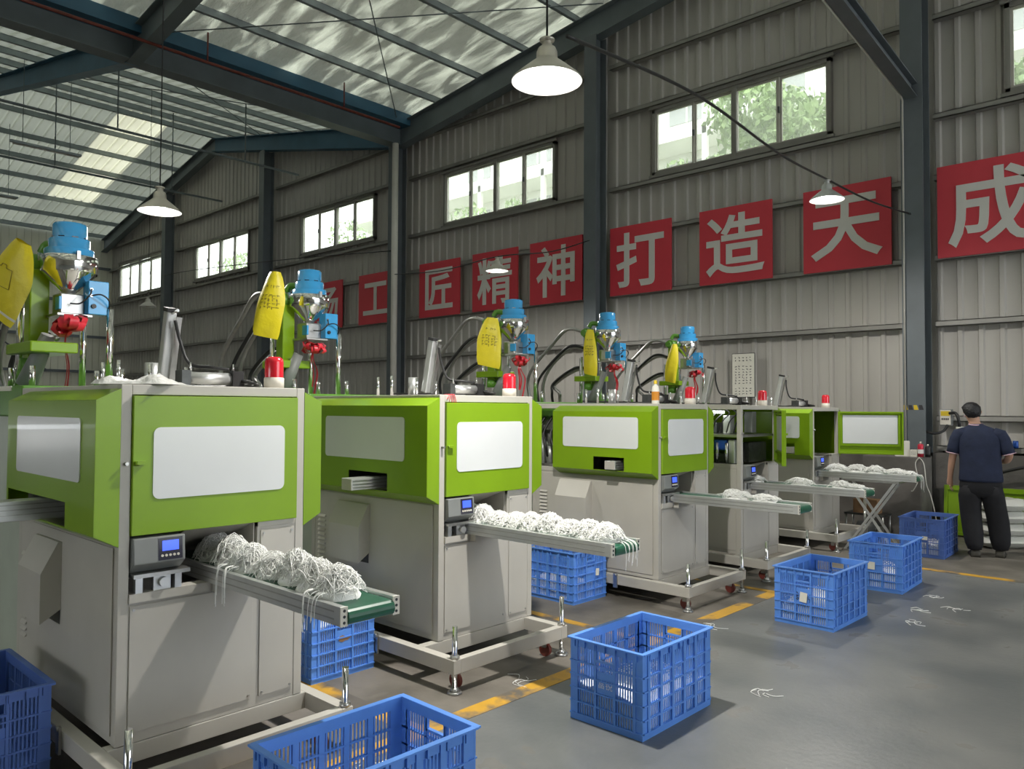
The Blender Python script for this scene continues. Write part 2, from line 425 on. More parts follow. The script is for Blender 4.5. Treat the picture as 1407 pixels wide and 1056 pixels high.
# far wall on the left
fw_ = thing('wall_left', None, None, kind='structure')
for i in range(32):
    y0 = BACK_Y + .75 * i
    mb = MB()
    for j in range(3):
        ya = y0 + .25 * j
        mb.box(FAR_X - .03, ya + .012, 0.9, FAR_X, ya + .238, 8.45)
    mb.box(FAR_X - .05, y0, 0.9, FAR_X - .028, y0 + .75, 8.45)
    mb.build('wall_panel', 'far_sheet', fw_)
for z in (1.6, 3.0, 4.4, 5.8, 7.2):
    MB().box(FAR_X, BACK_Y, z - .05, FAR_X + .12, WALL_Y - .1, z + .05).build('girt', 'column_paint', fw_)
for (ya, za, yb, zb) in ((5.6, 3.0, 9.6, 5.8), (9.6, 3.0, 5.6, 5.8)):
    MB().cyl((FAR_X + .16, ya, za), (FAR_X + .16, yb, zb), .03, n=8).build('cross_brace', 'column_paint', fw_)
# unseen rear wall, added to dim the hall; its gap lights the first machine
tag(MB().box(FAR_X, BACK_Y - .1, 0, -7.0, BACK_Y, 10.6).box(-0.5, BACK_Y - .1, 0, 12, BACK_Y, 10.6).box(-7.0, BACK_Y - .1, 4.2, -0.5, BACK_Y, 10.6).build('light_block_front', 'wall_sheet'), kind='structure')

tag(MB().box(RIGHT_X, BACK_Y, 0, RIGHT_X + .1, 3.0, 9.3).build('light_block_right', 'wall_sheet'), kind='structure')  # unseen wall, added to cut side light on the machine fronts

# windows
def make_window(i, w):
    x0, x1, z0, z1 = w
    t = thing('window_%d' % i, None, None, kind='structure')
    y0, y1 = WALL_Y - .10, WALL_Y + .02; fr = .06
    mb = MB(); mb.box(x0, y0, z0, x1, y1, z0 + fr); mb.box(x0, y0, z1 - fr, x1, y1, z1); mb.box(x0, y0, z0, x0 + fr, y1, z1); mb.box(x1 - fr, y0, z0, x1, y1, z1)
    mb.box(x0 - .05, y0 - .03, z0 - .05, x1 + .05, y0 + .02, z0); mb.box(x0 - .05, y0 - .03, z1, x1 + .05, y0 + .02, z1 + .05)
    mb.build('window_frame', 'window_frame', t)
    n = 4; wd = (x1 - x0 - 2 * fr) / n
    for k in range(n):
        a = x0 + fr + wd * k; b = a + wd; sw = .035 if k != 2 else .05
        yb = y0 + (.03 if k in (0, 2) else .055)
        s = MB()
        s.box(a, yb, z0 + fr, a + sw, yb + .03, z1 - fr); s.box(b - sw, yb, z0 + fr, b, yb + .03, z1 - fr)
        s.box(a + sw, yb, z0 + fr, b - sw, yb + .03, z0 + fr + .035); s.box(a + sw, yb, z1 - fr - .035, b - sw, yb + .03, z1 - fr)
        so = s.build('window_sash', 'window_sash', t)
        MB().box(a + sw, yb + .012, z0 + fr + .035, b - sw, yb + .016, z1 - fr - .035).build('pane', 'window_glass', so)
    MB().box(x0 + fr + 2 * wd - .045, y0 - .01, z0, x0 + fr + 2 * wd + .045, y0 + .09, z1).build('mullion', 'window_frame', t)
    for k in (1, 3):
        MB().box(x0 + fr + k * wd - .012, y0 + .0, (z0 + z1) / 2 - .05, x0 + fr + k * wd + .012, y0 + .03, (z0 + z1) / 2 + .05).build('latch', 'dark_machine', t)
for i, w in enumerate(WINS): make_window(i + 1, w)

# roof
roof = thing('ceiling', None, None, kind='structure')
Y0R, Y1R = BACK_Y, WALL_Y - .02
def slab(xa, xb, za, zb, name, material, Y0R=Y0R, Y1R=Y1R):
    mb = MB()
    mb.add([(xa, Y0R, za), (xb, Y0R, zb), (xb, Y1R, zb), (xa, Y1R, za)], [(3, 2, 1, 0)])
    return mb.build(name, material, roof)
PUR = .16
def purlin(x, z):
    mb = MB()
    mb.box(x - .01, Y0R, z, x, Y1R, z + PUR); mb.box(x - .01, Y0R, z, x + .06, Y1R, z + .012); mb.box(x - .07, Y0R, z + PUR - .012, x, Y1R, z + PUR)
    mb.build('purlin', 'purlin_steel', roof)
def ribroof(xa, xb, za, zb, ya, yb, material, name='roof_sheet'):
    ys = []; y = ya
    while y < yb - .01:
        ys += [(y, 0), (min(y + .20, yb), 0), (min(y + .215, yb), .05), (min(y + .275, yb), .05)]; y += .29
    ys.append((yb, 0))
    vs = []
    for y, h in ys: vs += [(xa, y, za + h), (xb, y, zb + h)]
    n = len(ys); mb = MB(); mb.add(vs, [(2 * i, 2 * i + 1, 2 * i + 3, 2 * i + 2) for i in range(n - 1)])
    mb.build(name, material, roof, fix=False)
SP = 1.35
x = -14.57
while x < 12:           # right bay: foil-backed sheets
    xb = min(x + SP, 12)
    if x < -.5 < xb: xb = -.5
    za, zb = roof_under(x + 1e-3) + PUR, roof_under(xb - 1e-3) + PUR
    if int((x + 14.57) / SP) % 3 == 2:  # out-of-view skylights, added as soft fill from above
        for ya, yb, k in ((Y0R, -8, 0), (-8, 1.5, 1), (1.5, Y1R, 0)): slab(x, xb, za, zb, 'skylight_or_fill_panel' if k else 'roof_sheet', 'skylight_sheet' if k else 'roof_foil', ya, yb)
    else: slab(x, xb, za, zb, 'roof_sheet', 'roof_foil')
    if x > -14.5: purlin(x, roof_under(x))
    x = xb
x = -14.57; i = 0
while x > FAR_X + .01:  # left bay: ribbed sheets, faintly translucent to look lit, with brighter skylights between
    xb = max(x - SP, FAR_X)
    if xb < -24.1 < x: xb = -24.1
    za, zb = roof_under(x - 1e-3) + PUR, roof_under(xb + 1e-3) + PUR
    bands = [(Y0R, 8.7, 0), (8.7, 10.2, 1 if -30 < x < -24 else 0), (10.2, Y1R, 0)]
    for a, b, k in bands:
        ribroof(xb, x, zb, za, a, b, 'skylight_sheet' if k else 'glow_sheet', 'skylight_or_fill_panel' if k else 'roof_sheet')
    if i: purlin(x, roof_under(x))
    x = xb; i += 1
def ibeam(p0, p1, d0, d1, w, name, material, parent, tf=.016):
    """I-beam whose top line runs p0-p1, web depth d0 to d1"""
    p0 = Vector(p0); p1 = Vector(p1); dd = p1 - p0; h = Vector((dd.x, dd.y, 0)).normalized(); sd = Vector((-h.y, h.x, 0))
    mb = MB()
    def seg(o0, o1, hw, th):
        a = p0 - Vector((0, 0, o0)); b = p1 - Vector((0, 0, o1))
        vs = [a - sd * hw, b - sd * hw, b + sd * hw, a + sd * hw]
        mb.add(vs + [v - Vector((0, 0, t)) for v, t in zip(vs, th)], [(0, 1, 2, 3), (7, 6, 5, 4), (0, 4, 5, 1), (1, 5, 6, 2), (2, 6, 7, 3), (3, 7, 4, 0)])
    seg(0, 0, w / 2, (tf,) * 4); seg(d0 - tf, d1 - tf, w / 2, (tf,) * 4)
    seg(tf, tf, .006, (d0 - 2 * tf, d1 - 2 * tf, d1 - 2 * tf, d0 - 2 * tf))
    return mb.build(name, material, parent)
for yr in (11.62, 5.45, -0.8, -7.0):
    ibeam((-14.57, yr, 8.40), (-.5, yr, roof_under(-.5)), .55, .42, .24, 'rafter', 'beam_paint', roof)
    ibeam((-.5, yr, roof_under(-.5)), (12, yr, roof_under(12)), .42, .5, .24, 'rafter', 'beam_paint', roof)
    ibeam((-14.57, yr, 8.40), (-24.1, yr, roof_under(-24.1)), .55, .42, .24, 'rafter', 'beam_blue', roof)
    ibeam((-24.1, yr, roof_under(-24.1)), (FAR_X, yr, roof_under(FAR_X)), .42, .5, .24, 'rafter', 'beam_paint', roof)
ibeam((-14.57, Y0R, 8.42), (-14.57, 11.7, 8.42), .55, .55, .34, 'valley_beam', 'beam_paint', roof)
mb = MB(); mb.box(-14.95, Y0R, 8.30, -14.19, Y1R, 8.33); mb.box(-14.95, Y0R, 8.33, -14.93, Y1R, 8.56); mb.box(-14.21, Y0R, 8.33, -14.19, Y1R, 8.56)
mb.build('gutter', 'beam_blue', roof)
# diagonal tie rods below the roof sheets
for (a, b) in (((-14.4, 11.4), (-8.4, 5.5)), ((-14.4, 5.5), (-8.4, 11.4)), ((-14.8, 5.5), (-20.8, 11.4)), ((-14.8, 11.4), (-20.8, 5.5))):
    MB().cyl((*a, roof_under(a[0]) - .05), (*b, roof_under(b[0]) - .05), .012, n=6).build('tie_rod', 'beam_paint', roof)

# ------------------------------------------------------------------ steel columns
def column(x, label, yb=11.42, beige=False):
    t = thing('steel_column', label, 'column', (x, 0, 0))
    top = roof_under(x) - .50
    mb = MB(); mb.box(-.14, yb, 0, .14, yb + .016, top); mb.box(-.14, yb + .31, 0, .14, yb + .326, top); mb.box(-.006, yb + .016, 0, .006, yb + .31, top)
    mb.build('column_shaft', 'column_paint', t)
    MB().box(-.19, yb - .05, 0, .19, yb + .38, .02).build('base_plate', 'column_paint', t)
    return t
CL = ['dark steel column with a hazard sticker, standing behind the worker', 'dark steel column between the red signs 神 and 打', 'dark steel column with white downpipe, between the red signs 工 and 匠', 'dark steel column right of the window with shrub tops outside', 'dark steel column deep in the dim left bay']
CL[3] = 'dark steel column between the two dim left-bay windows and the red sign 扬'
cols = [column(x, l) for x, l in zip(COLX, CL)]
for k in range(4):
    MB().add([(-.13 + .065 * k, 11.416, 1.645), (-.075 + .065 * k, 11.416, 1.645), (-.095 + .065 * k, 11.416, 1.71), (-.14 + .065 * k if k else -.13, 11.416, 1.71)], [(0, 1, 2, 3)]).build('hazard_stripe', 'neon_sticker' if k % 2 == 0 else 'ink', cols[0])
# beam running from the first column towards the viewer
b = ibeam((-3.2, 11.42, 6.12), (-3.2, -2.0, 7.45), .2, .2, .16, 'crane_beam', 'column_paint', None)
tag(b, 'dark steel beam rising from the column behind the worker', 'beam')
tag(MB().tube([(-3.30, 11.38, 1.15), (-3.30, 11.38, 5.90), (-3.30, 11.30, 5.95), (-3.30, -2, 7.22)], .014, 6).build('conduit', 'pipe_white'), 'thin grey conduit on steel column and beam behind the worker', 'conduit')
tag(MB().cyl((-14.32, 11.28, 0), (-14.32, 11.28, 7.82), .075, n=12).build('downpipe', 'pipe_white'), 'cream drain downpipe beside a dark column between the signs 工 and 匠', 'pipe')

# ------------------------------------------------------------------ slogan signs
SIGNS = [('成', -2.94, -1.67), ('天', -4.79, -3.53), ('造', -6.56, -5.29), ('打', -8.40, -7.11), ('神', -10.38, -9.05), ('精', -12.05, -10.72), ('匠', -13.82, -12.46), ('工', -16.18, -14.80), ('扬', -18.25, -16.91)]
for ch, x0, x1 in SIGNS:
    x0 *= 1.011; x1 *= 1.011
    t = thing('slogan_sign', 'square red wall sign bearing the pale character ' + ch, 'sign', ((x0 + x1) / 2, 11.748, 4.355), group='red slogan signs on the corrugated wall')
    w = (x1 - x0) / 2
    MB().box(-w, 0, -.63, w, .03, .63).build('sign_board', 'sign_red', t)
    me = glyph_mesh(ch, 1.06, 0.017, 0.006); me.materials.clear(); me.materials.append(MATS['sign_white'])
    xs = [v.co.x for v in me.vertices]; ys = [v.co.y for v in me.vertices]
    cx, cy = (min(xs) + max(xs)) / 2, (min(ys) + max(ys)) / 2
    for v in me.vertices: v.co = Vector((v.co.x - cx, -.004 - v.co.z, v.co.y - cy))
    link('lettering', me, t)

# ------------------------------------------------------------------ moulding machines
def rect_with_hole(mb, x0, z0, x1, z1, hole, y, t):
    """slab in the XZ plane with a rectangular hole"""
    if not hole: mb.box(x0, y, z0, x1, y + t, z1); return
    a, c, b, d = hole
    for q in ((x0, z0, a, z1), (b, z0, x1, z1), (a, z0, b, c), (a, d, b, z1)):
        if q[2] - q[0] > 1e-4 and q[3] - q[1] > 1e-4: mb.box(q[0], y, q[1], q[2], y + t, q[3])

def cover(t, L, top, W, side, hole, x_front=0.0, win=None):
    """bulged green cover; side -1 near (faces -Y), +1 far"""
    b, c = .10, 0.0
    z0, z1 = 1.045, top - .02
    xf, xb = x_front, -L
    y_in = 0 if side < 0 else W
    y_out = y_in + side * b
    mb = MB()
    O = [(xf, y_in, z0), (xb, y_in, z0), (xb, y_in, z1), (xf, y_in, z1)]
    I = [(xf - c, y_out, z0 + .055), (xb + c * .4, y_out, z0 + .055), (xb + c * .4, y_out, z1 - .05), (xf - c, y_out, z1 - .05)]
    for k in range(4):
        j = (k + 1) % 4
        if k in (0, 2): mb.add([O[k], O[j], I[j], I[k]], [(0, 1, 2, 3)])
    for q in ((0, 3), (1, 2)): mb.add([O[q[0]], I[q[0]], I[q[1]], O[q[1]]], [(0, 1, 2, 3)])
    fx0, fx1, fz0, fz1 = xb + c * .4, xf - c, z0 + .055, z1 - .05
    rects = [(fx0, fz0, fx1, fz1)]
    if hole:
        a, h0, bb, h1 = hole
        rects = [(fx0, fz0, a, fz1), (bb, fz0, fx1, fz1), (a, fz0, bb, h0), (a, h1, bb, fz1)]
    for q in rects:
        if q[2] - q[0] > 1e-3 and q[3] - q[1] > 1e-3:
            mb.add([(q[0], y_out, q[1]), (q[2], y_out, q[1]), (q[2], y_out, q[3]), (q[0], y_out, q[3])], [(0, 1, 2, 3)])
    o = mb.build('side_cover', 'green_paint', t)
    s = o.modifiers.new('thick', 'SOLIDIFY'); s.thickness = .003; s.offset = 0
    if win:
        p = rrect(win[0], win[1], win[2], win[3], .025)
        yy = y_out
        w = MB().prism(p, yy + side * .006, yy - side * .006, 'y').build('cover_window', 'acrylic_white', o)
    return o

def machine(i, X0, Y0, top, W, L, label, hole, beam_len, win, door_ang=0.0, open_side=False, conv_y=.22, boxw=None):
    t = thing('moulding_machine', label, 'machine', (X0, Y0, 0), group='green moulding machines in a row')
    B = -1.42
    P = .045
    rnd = random.Random(50 + i)
    # base cabinet with a recess under the door
    mb = MB(); mb.box(B, .004, .2, -.004, W - .004, .80); mb.box(B, .004, .80, -.50, W - .004, 1.05)
    mb.box(-.50, .004, .80, -.004, .03, 1.05); mb.box(-.50, W - .25, .80, -.004, W - .004, 1.085)
    mb.build('base_cabinet', 'beige_paint', t)
    # frame
    for (px, py) in ((-P, 0), (-P, W - P), (B, 0), (B, W - P)):
        MB().box(px, py, .2, px + P, py + P, top).build('frame_post', 'beige_paint', t, bevel=.003)
    for a in ((-P, P, top - P, 0, W - P, top), (B, P, top - P, B + P, W - P, top), (B + P, 0, top - P, -P, P, top), (B + P, W - P, top - P, -P, W, top), (-P, W - .25, 1.06, 0, W - P, 1.09), (B + P, 0, 1.05, -P, P, 1.09)):
        MB().box(*a).build('frame_rail', 'beige_paint', t, bevel=.003)
    MB().box(B + P, P, top - .02, -P, W - P, top - .006).build('top_deck', 'beige_paint', t)
    # removable panels
    f = MB().box(-.002, P + .006, .245, .003, W - .275, .785).build('front_panel', 'beige_paint', t, bevel=.001)
    g = MB().box(-.002, W - .235, .245, .003, W - P - .008, 1.045).build('front_panel', 'beige_paint', t, bevel=.001)
    if i < 3:
        for par, ys, zs in ((f, (P + .022, W - .291), (.262, .768)), (g, (W - .22, W - P - .022), (.262, 1.03))):
            for y in ys:
                for z in zs: MB().cyl((.002, y, z), (.007, y, z), .006, n=8).build('screw', 'steel', par)
    for a in ((-.02, P, .795, .006, W - .27, .80), (-.06, P, .80, .012, W - .45, .838)):
        MB().box(*a).build('sill', 'beige_paint', t)
    sp = MB().box(B + .06, -.003, .235, -.055, .002, 1.035).build('side_panel', 'beige_paint', t, bevel=.001)
    # louvres
    mb = MB()
    for k in range(14):
        z = .42 + .033 * k; mb.prism([(-.003, z), (-.014, z), (-.003, z + .016)], B + .10, B + .19, 'x')
    mb.build('vent_louvre', 'beige_paint', sp)
    mb = MB()
    hx0, hx1 = B + .36, B + .72
    mb.prism([(-.003, .985), (-.02, .985), (-.095, .84), (-.095, .60), (-.003, .66)], hx0, hx1, 'x')
    mb.build('side_hood', 'beige_paint', sp)
    MB().box(hx0 + .01, -.0045, .585, hx1 - .01, -.0035, .655).build('hood_opening', 'dark_machine', sp)
    # green covers
    if not open_side: cover(t, L, top, W, -1, hole, win=win)
    cover(t, L, top, W, 1, None)
    if hole and not open_side:
        bx = (hole[0] + hole[2]) / 2 + .05
        bw = boxw or .075
        mb = MB().box(bx - .055, -.10 - beam_len, 1.115 - (.01 if i == 0 else 0), bx + .055, .35, 1.115 + bw)
        o = mb.build('outlet_beam', 'aluminium', t, bevel=.003)
        for k in range(3):
            z = 1.115 + bw * (.2 + .28 * k)
            MB().box(bx + .0545, -.09 - beam_len, z, bx + .058, .3, z + .006).build('profile_groove', 'steel', o)
        MB().box(bx - .052, -.1015 - beam_len, 1.118, bx + .052, -.0995 - beam_len, 1.112 + bw).build('end_plate', 'beige_paint', o)
        MB().box(hole[0] + .01, .06, 1.06, hole[2] - .01, .3, 1.10).build('outlet_tray', 'steel', t)
    # inner mould block so that the openings look into machinery
    MB().box(-1.3, .20, 1.06, -.75, W - .15, 1.45).build('mould_block', 'dark_machine', t, bevel=.01)
    MB().box(-1.36, .14, 1.45, -.70, W - .10, 1.52).build('mould_plate', 'steel', t)
    # front door
    zb, zt = 1.088, top - P - .004
    hy = W - P - .002
    dw = W - 2 * P - .004
    d = bpy.data.objects.new('door', None)
    mb = MB()
    wy0, wy1, wz0, wz1 = -dw + .085, -.075, 1.24, 1.555
    if door_ang:
        mb.box(0, -dw, zb, .012, 0, zt); mb.box(-.03, -dw, zb, 0, -dw + .02, zt); mb.box(-.03, -.02, zb, 0, 0, zt); mb.box(-.03, -dw + .02, zb, 0, -.02, zb + .02); mb.box(-.03, -dw + .02, zt - .02, 0, -.02, zt)
    else:
        mb.box(-.012, -dw, zb, .012, 0, zt)
    bpy.data.objects.remove(d)
    door = mb.build('door', 'green_paint', t, loc=(.004, hy, 0), rz=door_ang, bevel=.002)
    prf = rrect(wy0, wz0, wy1, wz1, .03)
    MB().prism(prf, .011, .0155, 'x').build('door_window', 'acrylic_white', door)
    if door_ang:
        MB().prism(rrect(wy0 - .02, wz0 - .02, wy1 + .02, wz1 + .02, .004), -.006, -.001, 'x').build('door_window', 'acrylic_white', door)
        mb = MB()
        for q in ((wy0 - .05, wz0 - .05, wy1 + .05, wz0 - .03), (wy0 - .05, wz1 + .03, wy1 + .05, wz1 + .05), (wy0 - .05, wz0 - .03, wy0 - .03, wz1 + .03), (wy1 + .03, wz0 - .03, wy1 + .05, wz1 + .03)): mb.box(-.02, q[0], q[1], -.001, q[2], q[3])
        mb.build('door_rib', 'green_paint', door)
    mb = MB().box(.012, -dw + .012, 1.395, .03, -dw + .05, 1.41); mb.cyl((.02, -dw + .005, 1.40), (.02, -dw + .02, 1.40), .01, n=8)
    mb.build('latch', 'green_paint', door)
    MB().cyl((.0, .022, 1.40), (.022, .022, 1.40), .008, n=8).build('latch_keeper', 'steel', t)
    # control box under the door and the scale below it
    cb = MB().prism([(-.20, .925), (-.02, .925), (.035, .965), (.028, 1.075), (-.20, 1.085)], P + .006, .275, 'y').build('control_box', 'grey_paint', t, bevel=.004)
    def fp(y, v): # on the sloping face
        return (.0355 - .007 * (v - .965) / .11 + .0006, y, v)
    MB().add([fp(.155, .972), fp(.262, .972), fp(.262, 1.068), fp(.155, 1.068)], [(0, 1, 2, 3)]).build('screen_bezel', 'screen_dark', cb)
    off = lambda p: (p[0] + .001, p[1], p[2])
    MB().add([off(fp(.172, 1.012)), off(fp(.245, 1.012)), off(fp(.245, 1.056)), off(fp(.172, 1.056))], [(0, 1, 2, 3)]).build('screen', 'screen_blue', cb)
    for k in range(5):
        p = fp(.172 + .0175 * k, .992); MB().cyl(p, (p[0] + .003, p[1], p[2]), .006, n=8).build('button', 'cream_plastic', cb)
    MB().box(-.25, P + .01, .905, .03, .30, .922).build('scale_platform', 'steel', t)
    for ya in (.07, .24): MB().box(-.02, ya, .838, .01, ya + .03, .905).build('scale_mount', 'aluminium', t)
    MB().box(-.03, .15, .838, .0, .225, .90).cyl((-.01, .19, .873), (.025, .19, .873), .022, n=12).build('scale_sensor', 'aluminium', t)
    # chute sheet behind
    MB().add([(-.42, .30, .93), (-.42, W - .26, .93), (-.02, W - .26, 1.085), (-.02, .30, 1.085)], [(0, 1, 2, 3)]).build('chute', 'beige_paint', t)
    MB().prism([(-.45, .95), (-.02, .95), (-.02, 1.085)], W - .262, W - .258, 'y').build('chute_side', 'beige_paint', t)
    # base frame, feet, casters
    fy0, fy1, fx = ((-.09, .98), (-.17, .86), (-.065, .93), (-.12, .90), (-.12, .88))[i] + (.28,)
    mb = MB()
    mb.box(B - 1.0, fy0, .115, fx + .05, fy0 + .06, .197); mb.box(B - 1.0, fy1 - .06, .115, fx + .05, fy1, .197); mb.box(fx, fy0 + .06, .115, fx + .05, fy1 - .06, .197)
    mb.box(-.06, fy0 + .06, .115, 0, fy1 - .06, .197); mb.box(B, fy0 + .06, .115, B + .06, fy1 - .06, .197)
    mb.build('base_frame', 'beige_paint', t, bevel=.003)
    for (x, y) in ((fx + .025, fy0 + .03), (fx + .025, fy1 - .03), (B - .9, fy0 + .03), (B - .9, fy1 - .03)):
        s = MB().cyl((x, y, .02), (x, y, .385), .016, n=10).build('levelling_screw', 'chrome', t)
        MB().cyl((x, y, 0), (x, y, .014), .044, .040, n=18).cyl((x, y, .014), (x, y, .035), .03, .02, n=14).build('foot_pad', 'steel', s)
        MB().cyl((x, y, .197), (x, y, .217), .028, n=6).build('nut', 'steel', s)
    for (x, y) in ((fx - .04, fy0 + .10), (fx - .04, fy1 - .12)):
        c = MB().cyl((x, y - .012, .045), (x, y + .012, .045), .045, n=16).build('caster_wheel', 'caster_red', t)
        MB().box(x - .02, y - .02, .06, x + .02, y + .02, .116).build('caster_fork', 'steel', c)
    mb = MB().box(-.41, fy0 - .012, .09, -.37, fy0, .21); mb.cyl((-.39, fy0 - .02, .20), (-.39, fy0, .20), .014, n=8)
    mb.build('lock_bracket', 'steel', t)
    # ---- things bolted on the deck
    z = top
    mb = MB(); mb.box(-.80, .34, z, -.40, .60, z + .012); o = mb.build('mounting_plate', 'steel', t)
    a, b = Vector((-.66, .45, z + .03)), Vector((-.58, .45, z + .40))
    ic = MB().bar(a, b, .055, .05, up=(0, 1, 0)).build('inclined_cylinder', 'aluminium', t, bevel=.006)
    dn = (b - a).normalized()
    MB().bar(b, b + dn * .02, .058, .054, up=(0, 1, 0)).build('end_cap', 'black_rubber', ic)
    MB().cyl(b + Vector((.02, .0, -.01)), b + Vector((.09, .0, .0)), .008, n=8).build('air_fitting', 'chrome', ic)
    MB().bar(a + Vector((.038, .03, .0)), b + Vector((.038, .03, -.03)), .006, .03, up=(0, 1, 0)).build('guide_strip', 'steel', ic)
    hc = MB().cyl((-.40, .46, z + .05), (-.40, .70, z + .05), .032, n=16).build('air_cylinder', 'aluminium', t)
    MB().box(-.44, .69, z + .012, -.36, .75, z + .092).build('end_block', 'black_rubber', hc)
    MB().box(-.44, .42, z + .012, -.36, .465, z + .088).build('end_block', 'dark_machine', hc)
    for yy in (.48, .71): MB().cyl((-.40, yy, z + .08), (-.40, yy, z + .13), .008, .004, n=8).build('air_fitting', 'chrome', hc)
    MB().cyl((-.80, .45, z), (-.80, .45, z + .14), .037, n=18).build('air_tank', 'aluminium', t)
    for (xx, yy, hh) in ((-.86, .30, .15), (-.70, .40, .13), (-.97, .26, .14), (-.72, .60, .12)): MB().cyl((xx, yy, z), (xx, yy, z + hh), .011, n=10).build('guide_rod', 'chrome', t)
    MB().tube(spline([b + Vector((.06, .0, -.05)), (-.53, .48, z + .25), (-.50, .52, z + .13), (-.42, .60, z + .11), (-.39, .68, z + .10)]), .009, 6).build('air_hose', 'black_rubber', t)
    for k in range(3):
        MB().tube(spline([(-.36, .74, z + .04), (-.30 - .05 * k, .80, z + .02 + .01 * k), (-.55 - .1 * k, .84, z + .015), (-.95, .80 - .03 * k, z + .02), (-1.35, .7, z + .03)]), .008, 5).build('cable', 'black_rubber', t)
    # warning beacon
    bc = MB().lathe([(0, 0), (.05, 0), (.05, .052), (.046, .056), (0, .056)], (-.13, W - .10, z)).build('beacon_base', 'cream_plastic', t)
    MB().lathe([(.047, .056), (.047, .135), (.043, .152), (.03, .162), (0, .164)], (-.13, W - .10, z)).build('beacon_lens', 'red_lens', bc)
    # ---- injection unit behind
    RX, RY = -1.94, .33
    MB().box(-2.45, .02, z - .16, -1.50, W - .05, z + .02).build('platen', 'dark_green_paint', t, bevel=.01)
    MB().box(-2.1, .015, z - .01, -1.70, .02, z + .018).build('name_strip', 'paper', t)
    MB().box(-2.40, .03, .20, -1.46, W - .10, z - .16).build('rear_frame', 'pale_green_paint', t)
    for (xx, yy, hh) in ((-2.15, .12, .12), (-1.72, .12, .12), (-1.72, .62, .12), (-2.15, .62, .12)):
        MB().cyl((xx, yy, z + .02), (xx, yy, z + .02 + hh), .017, n=12).build('tie_rod', 'chrome', t)
    for (xx, yy) in ((-2.14, .16), (-1.76, .56), (-2.12, .52)):
        MB().cyl((xx, yy, z + .02), (xx, yy, 2.26), .021, n=12).build('guide_column', 'chrome', t)
    MB().box(-2.20, .10, 1.965, -1.70 if i == 0 else -1.88, .36, 2.03).build('carriage', 'green_paint', t, bevel=.008)
    MB().box(-2.10, .17, 1.93, -1.99, .28, 2.50).build('injection_body', 'green_paint', t, bevel=.008)
    MB().cyl((-2.05, .20, 1.86), (-2.05, .20, 1.94), .06, n=14).build('nozzle_collar', 'dark_green_paint', t)
    MB().cyl((-1.98, .16, z + .03), (-1.86, .24, 2.08), .062, .04, n=14).build('barrel_guard', 'grey_paint', t)
    mo = MB().cyl((-2.04, .12, 2.54), (-2.04, .30, 2.54), .06, n=16).build('screw_motor', 'dark_green_paint', t)
    MB().cyl((-2.04, .07, 2.54), (-2.04, .12, 2.54), .04, n=14).build('motor_shaft', 'dark_green_paint', mo)
    for k, (zs, xe) in enumerate(((2.56, -2.95), (2.36, -2.85), (2.34, -2.80), (2.10, -2.7), (2.08, -2.62))):
        yv = .10 + .05 * k
        pts = [(-2.10, yv + .06, zs), (-2.30, yv, zs + .04), (-2.55 - .03 * k, yv, zs - .14), (xe + .03, yv, (zs + 1.7) / 2 - .06), (xe, yv + .05, 1.72), (xe + .05, yv + .1, 1.35)]
        MB().tube(spline(pts), .017 if k % 2 else .021, 7).build('hydraulic_hose', 'black_rubber' if k % 2 else 'steel', t)
    for o in t.children:
        if o.name.split('.')[0] in ('tie_rod', 'guide_column', 'carriage', 'injection_body', 'nozzle_collar', 'barrel_guard', 'screw_motor', 'hydraulic_hose'): o.location.x += RDX[i]
    return t

RDX = (.03, -.16, -.12, 0, 0)
def hopper(i, X0, Y0, top, label):
    h = thing('hopper_dryer', label, 'hopper', (X0 - 1.90 + RDX[i], Y0 + .36, 2.20), group='chrome hopper dryers above the machines')
    N = 28
    MB().box(-.11, -.10, 0, .13, .10, .016).build('mounting_plate', 'steel', h, bevel=.002)
    MB().box(-.075, -.07, .016, .075, .07, .145).build('throat', 'steel', h, bevel=.008)
    MB().box(.03, -.085, .04, .105, -.068, .12).build('sight_cover', 'blue_paint', h, bevel=.003)
    MB().lathe([(.035, .145), (.04, .155), (.152, .275), (.155, .29)], n=N).build('cone', 'chrome', h)
    d = MB().lathe([(.158, .275), (.162, .28), (.162, .375), (.158, .38)], n=N).build('drum', 'chrome', h)
    for s in (0, 1.9, 4.2): 
        c, sn = math.cos(s), math.sin(s)
        MB().box(c * .165 - .010, sn * .165 - .010, .35, c * .165 + .010, sn * .165 + .010, .40).build('clip', 'steel', d)
    cp = MB().lathe([(.158, .378), (.15, .380), (.142, .382), (.142, .42), (.135, .428), (.118, .43), (.118, .485), (.112, .492), (.098, .495), (.098, .575), (.09, .59), (.05, .598), (0, .60)], n=N).build('blower_cap', 'blue_paint', h)
    mb = MB()
    for k in range(8):
        a = k * math.pi / 4; mb.box(-.018, .0965, .494, .018, .100, .501, Matrix.Rotation(a, 4, 'Z'))
    mb.build('air_slot', 'screen_dark', cp)
    MB().tube(spline([(-.09, -.05, .46), (-.17, -.08, .47), (-.20, -.10, .42)]), .028, 10).build('inlet_pipe', 'dark_green_paint', h)
    b = MB().box(.04, .07, .02, .14, .19, .23).build('control_box', 'blue_paint', h, bevel=.004)
    MB().cyl((.14, .10, .07), (.153, .10, .07), .014, n=12).build('knob', 'black_rubber', b)
    for yy, zz in ((.085, .175), (.085, .135)): MB().cyl((.14, yy, zz), (.15, yy, zz), .009, n=8).build('cable_gland', 'chrome', b)
    MB().tube(spline([(.15, .085, .175), (.19, .06, .13), (.15, .02, .08), (.10, -.02, .08)]), .005, 5).build('cable', 'black_rubber', h)
    MB().tube(spline([(.15, .085, .135), (.19, .13, .14), (.18, .18, .10), (.10, .19, .02)]), .005, 5).build('cable', 'black_rubber', h)
    return h

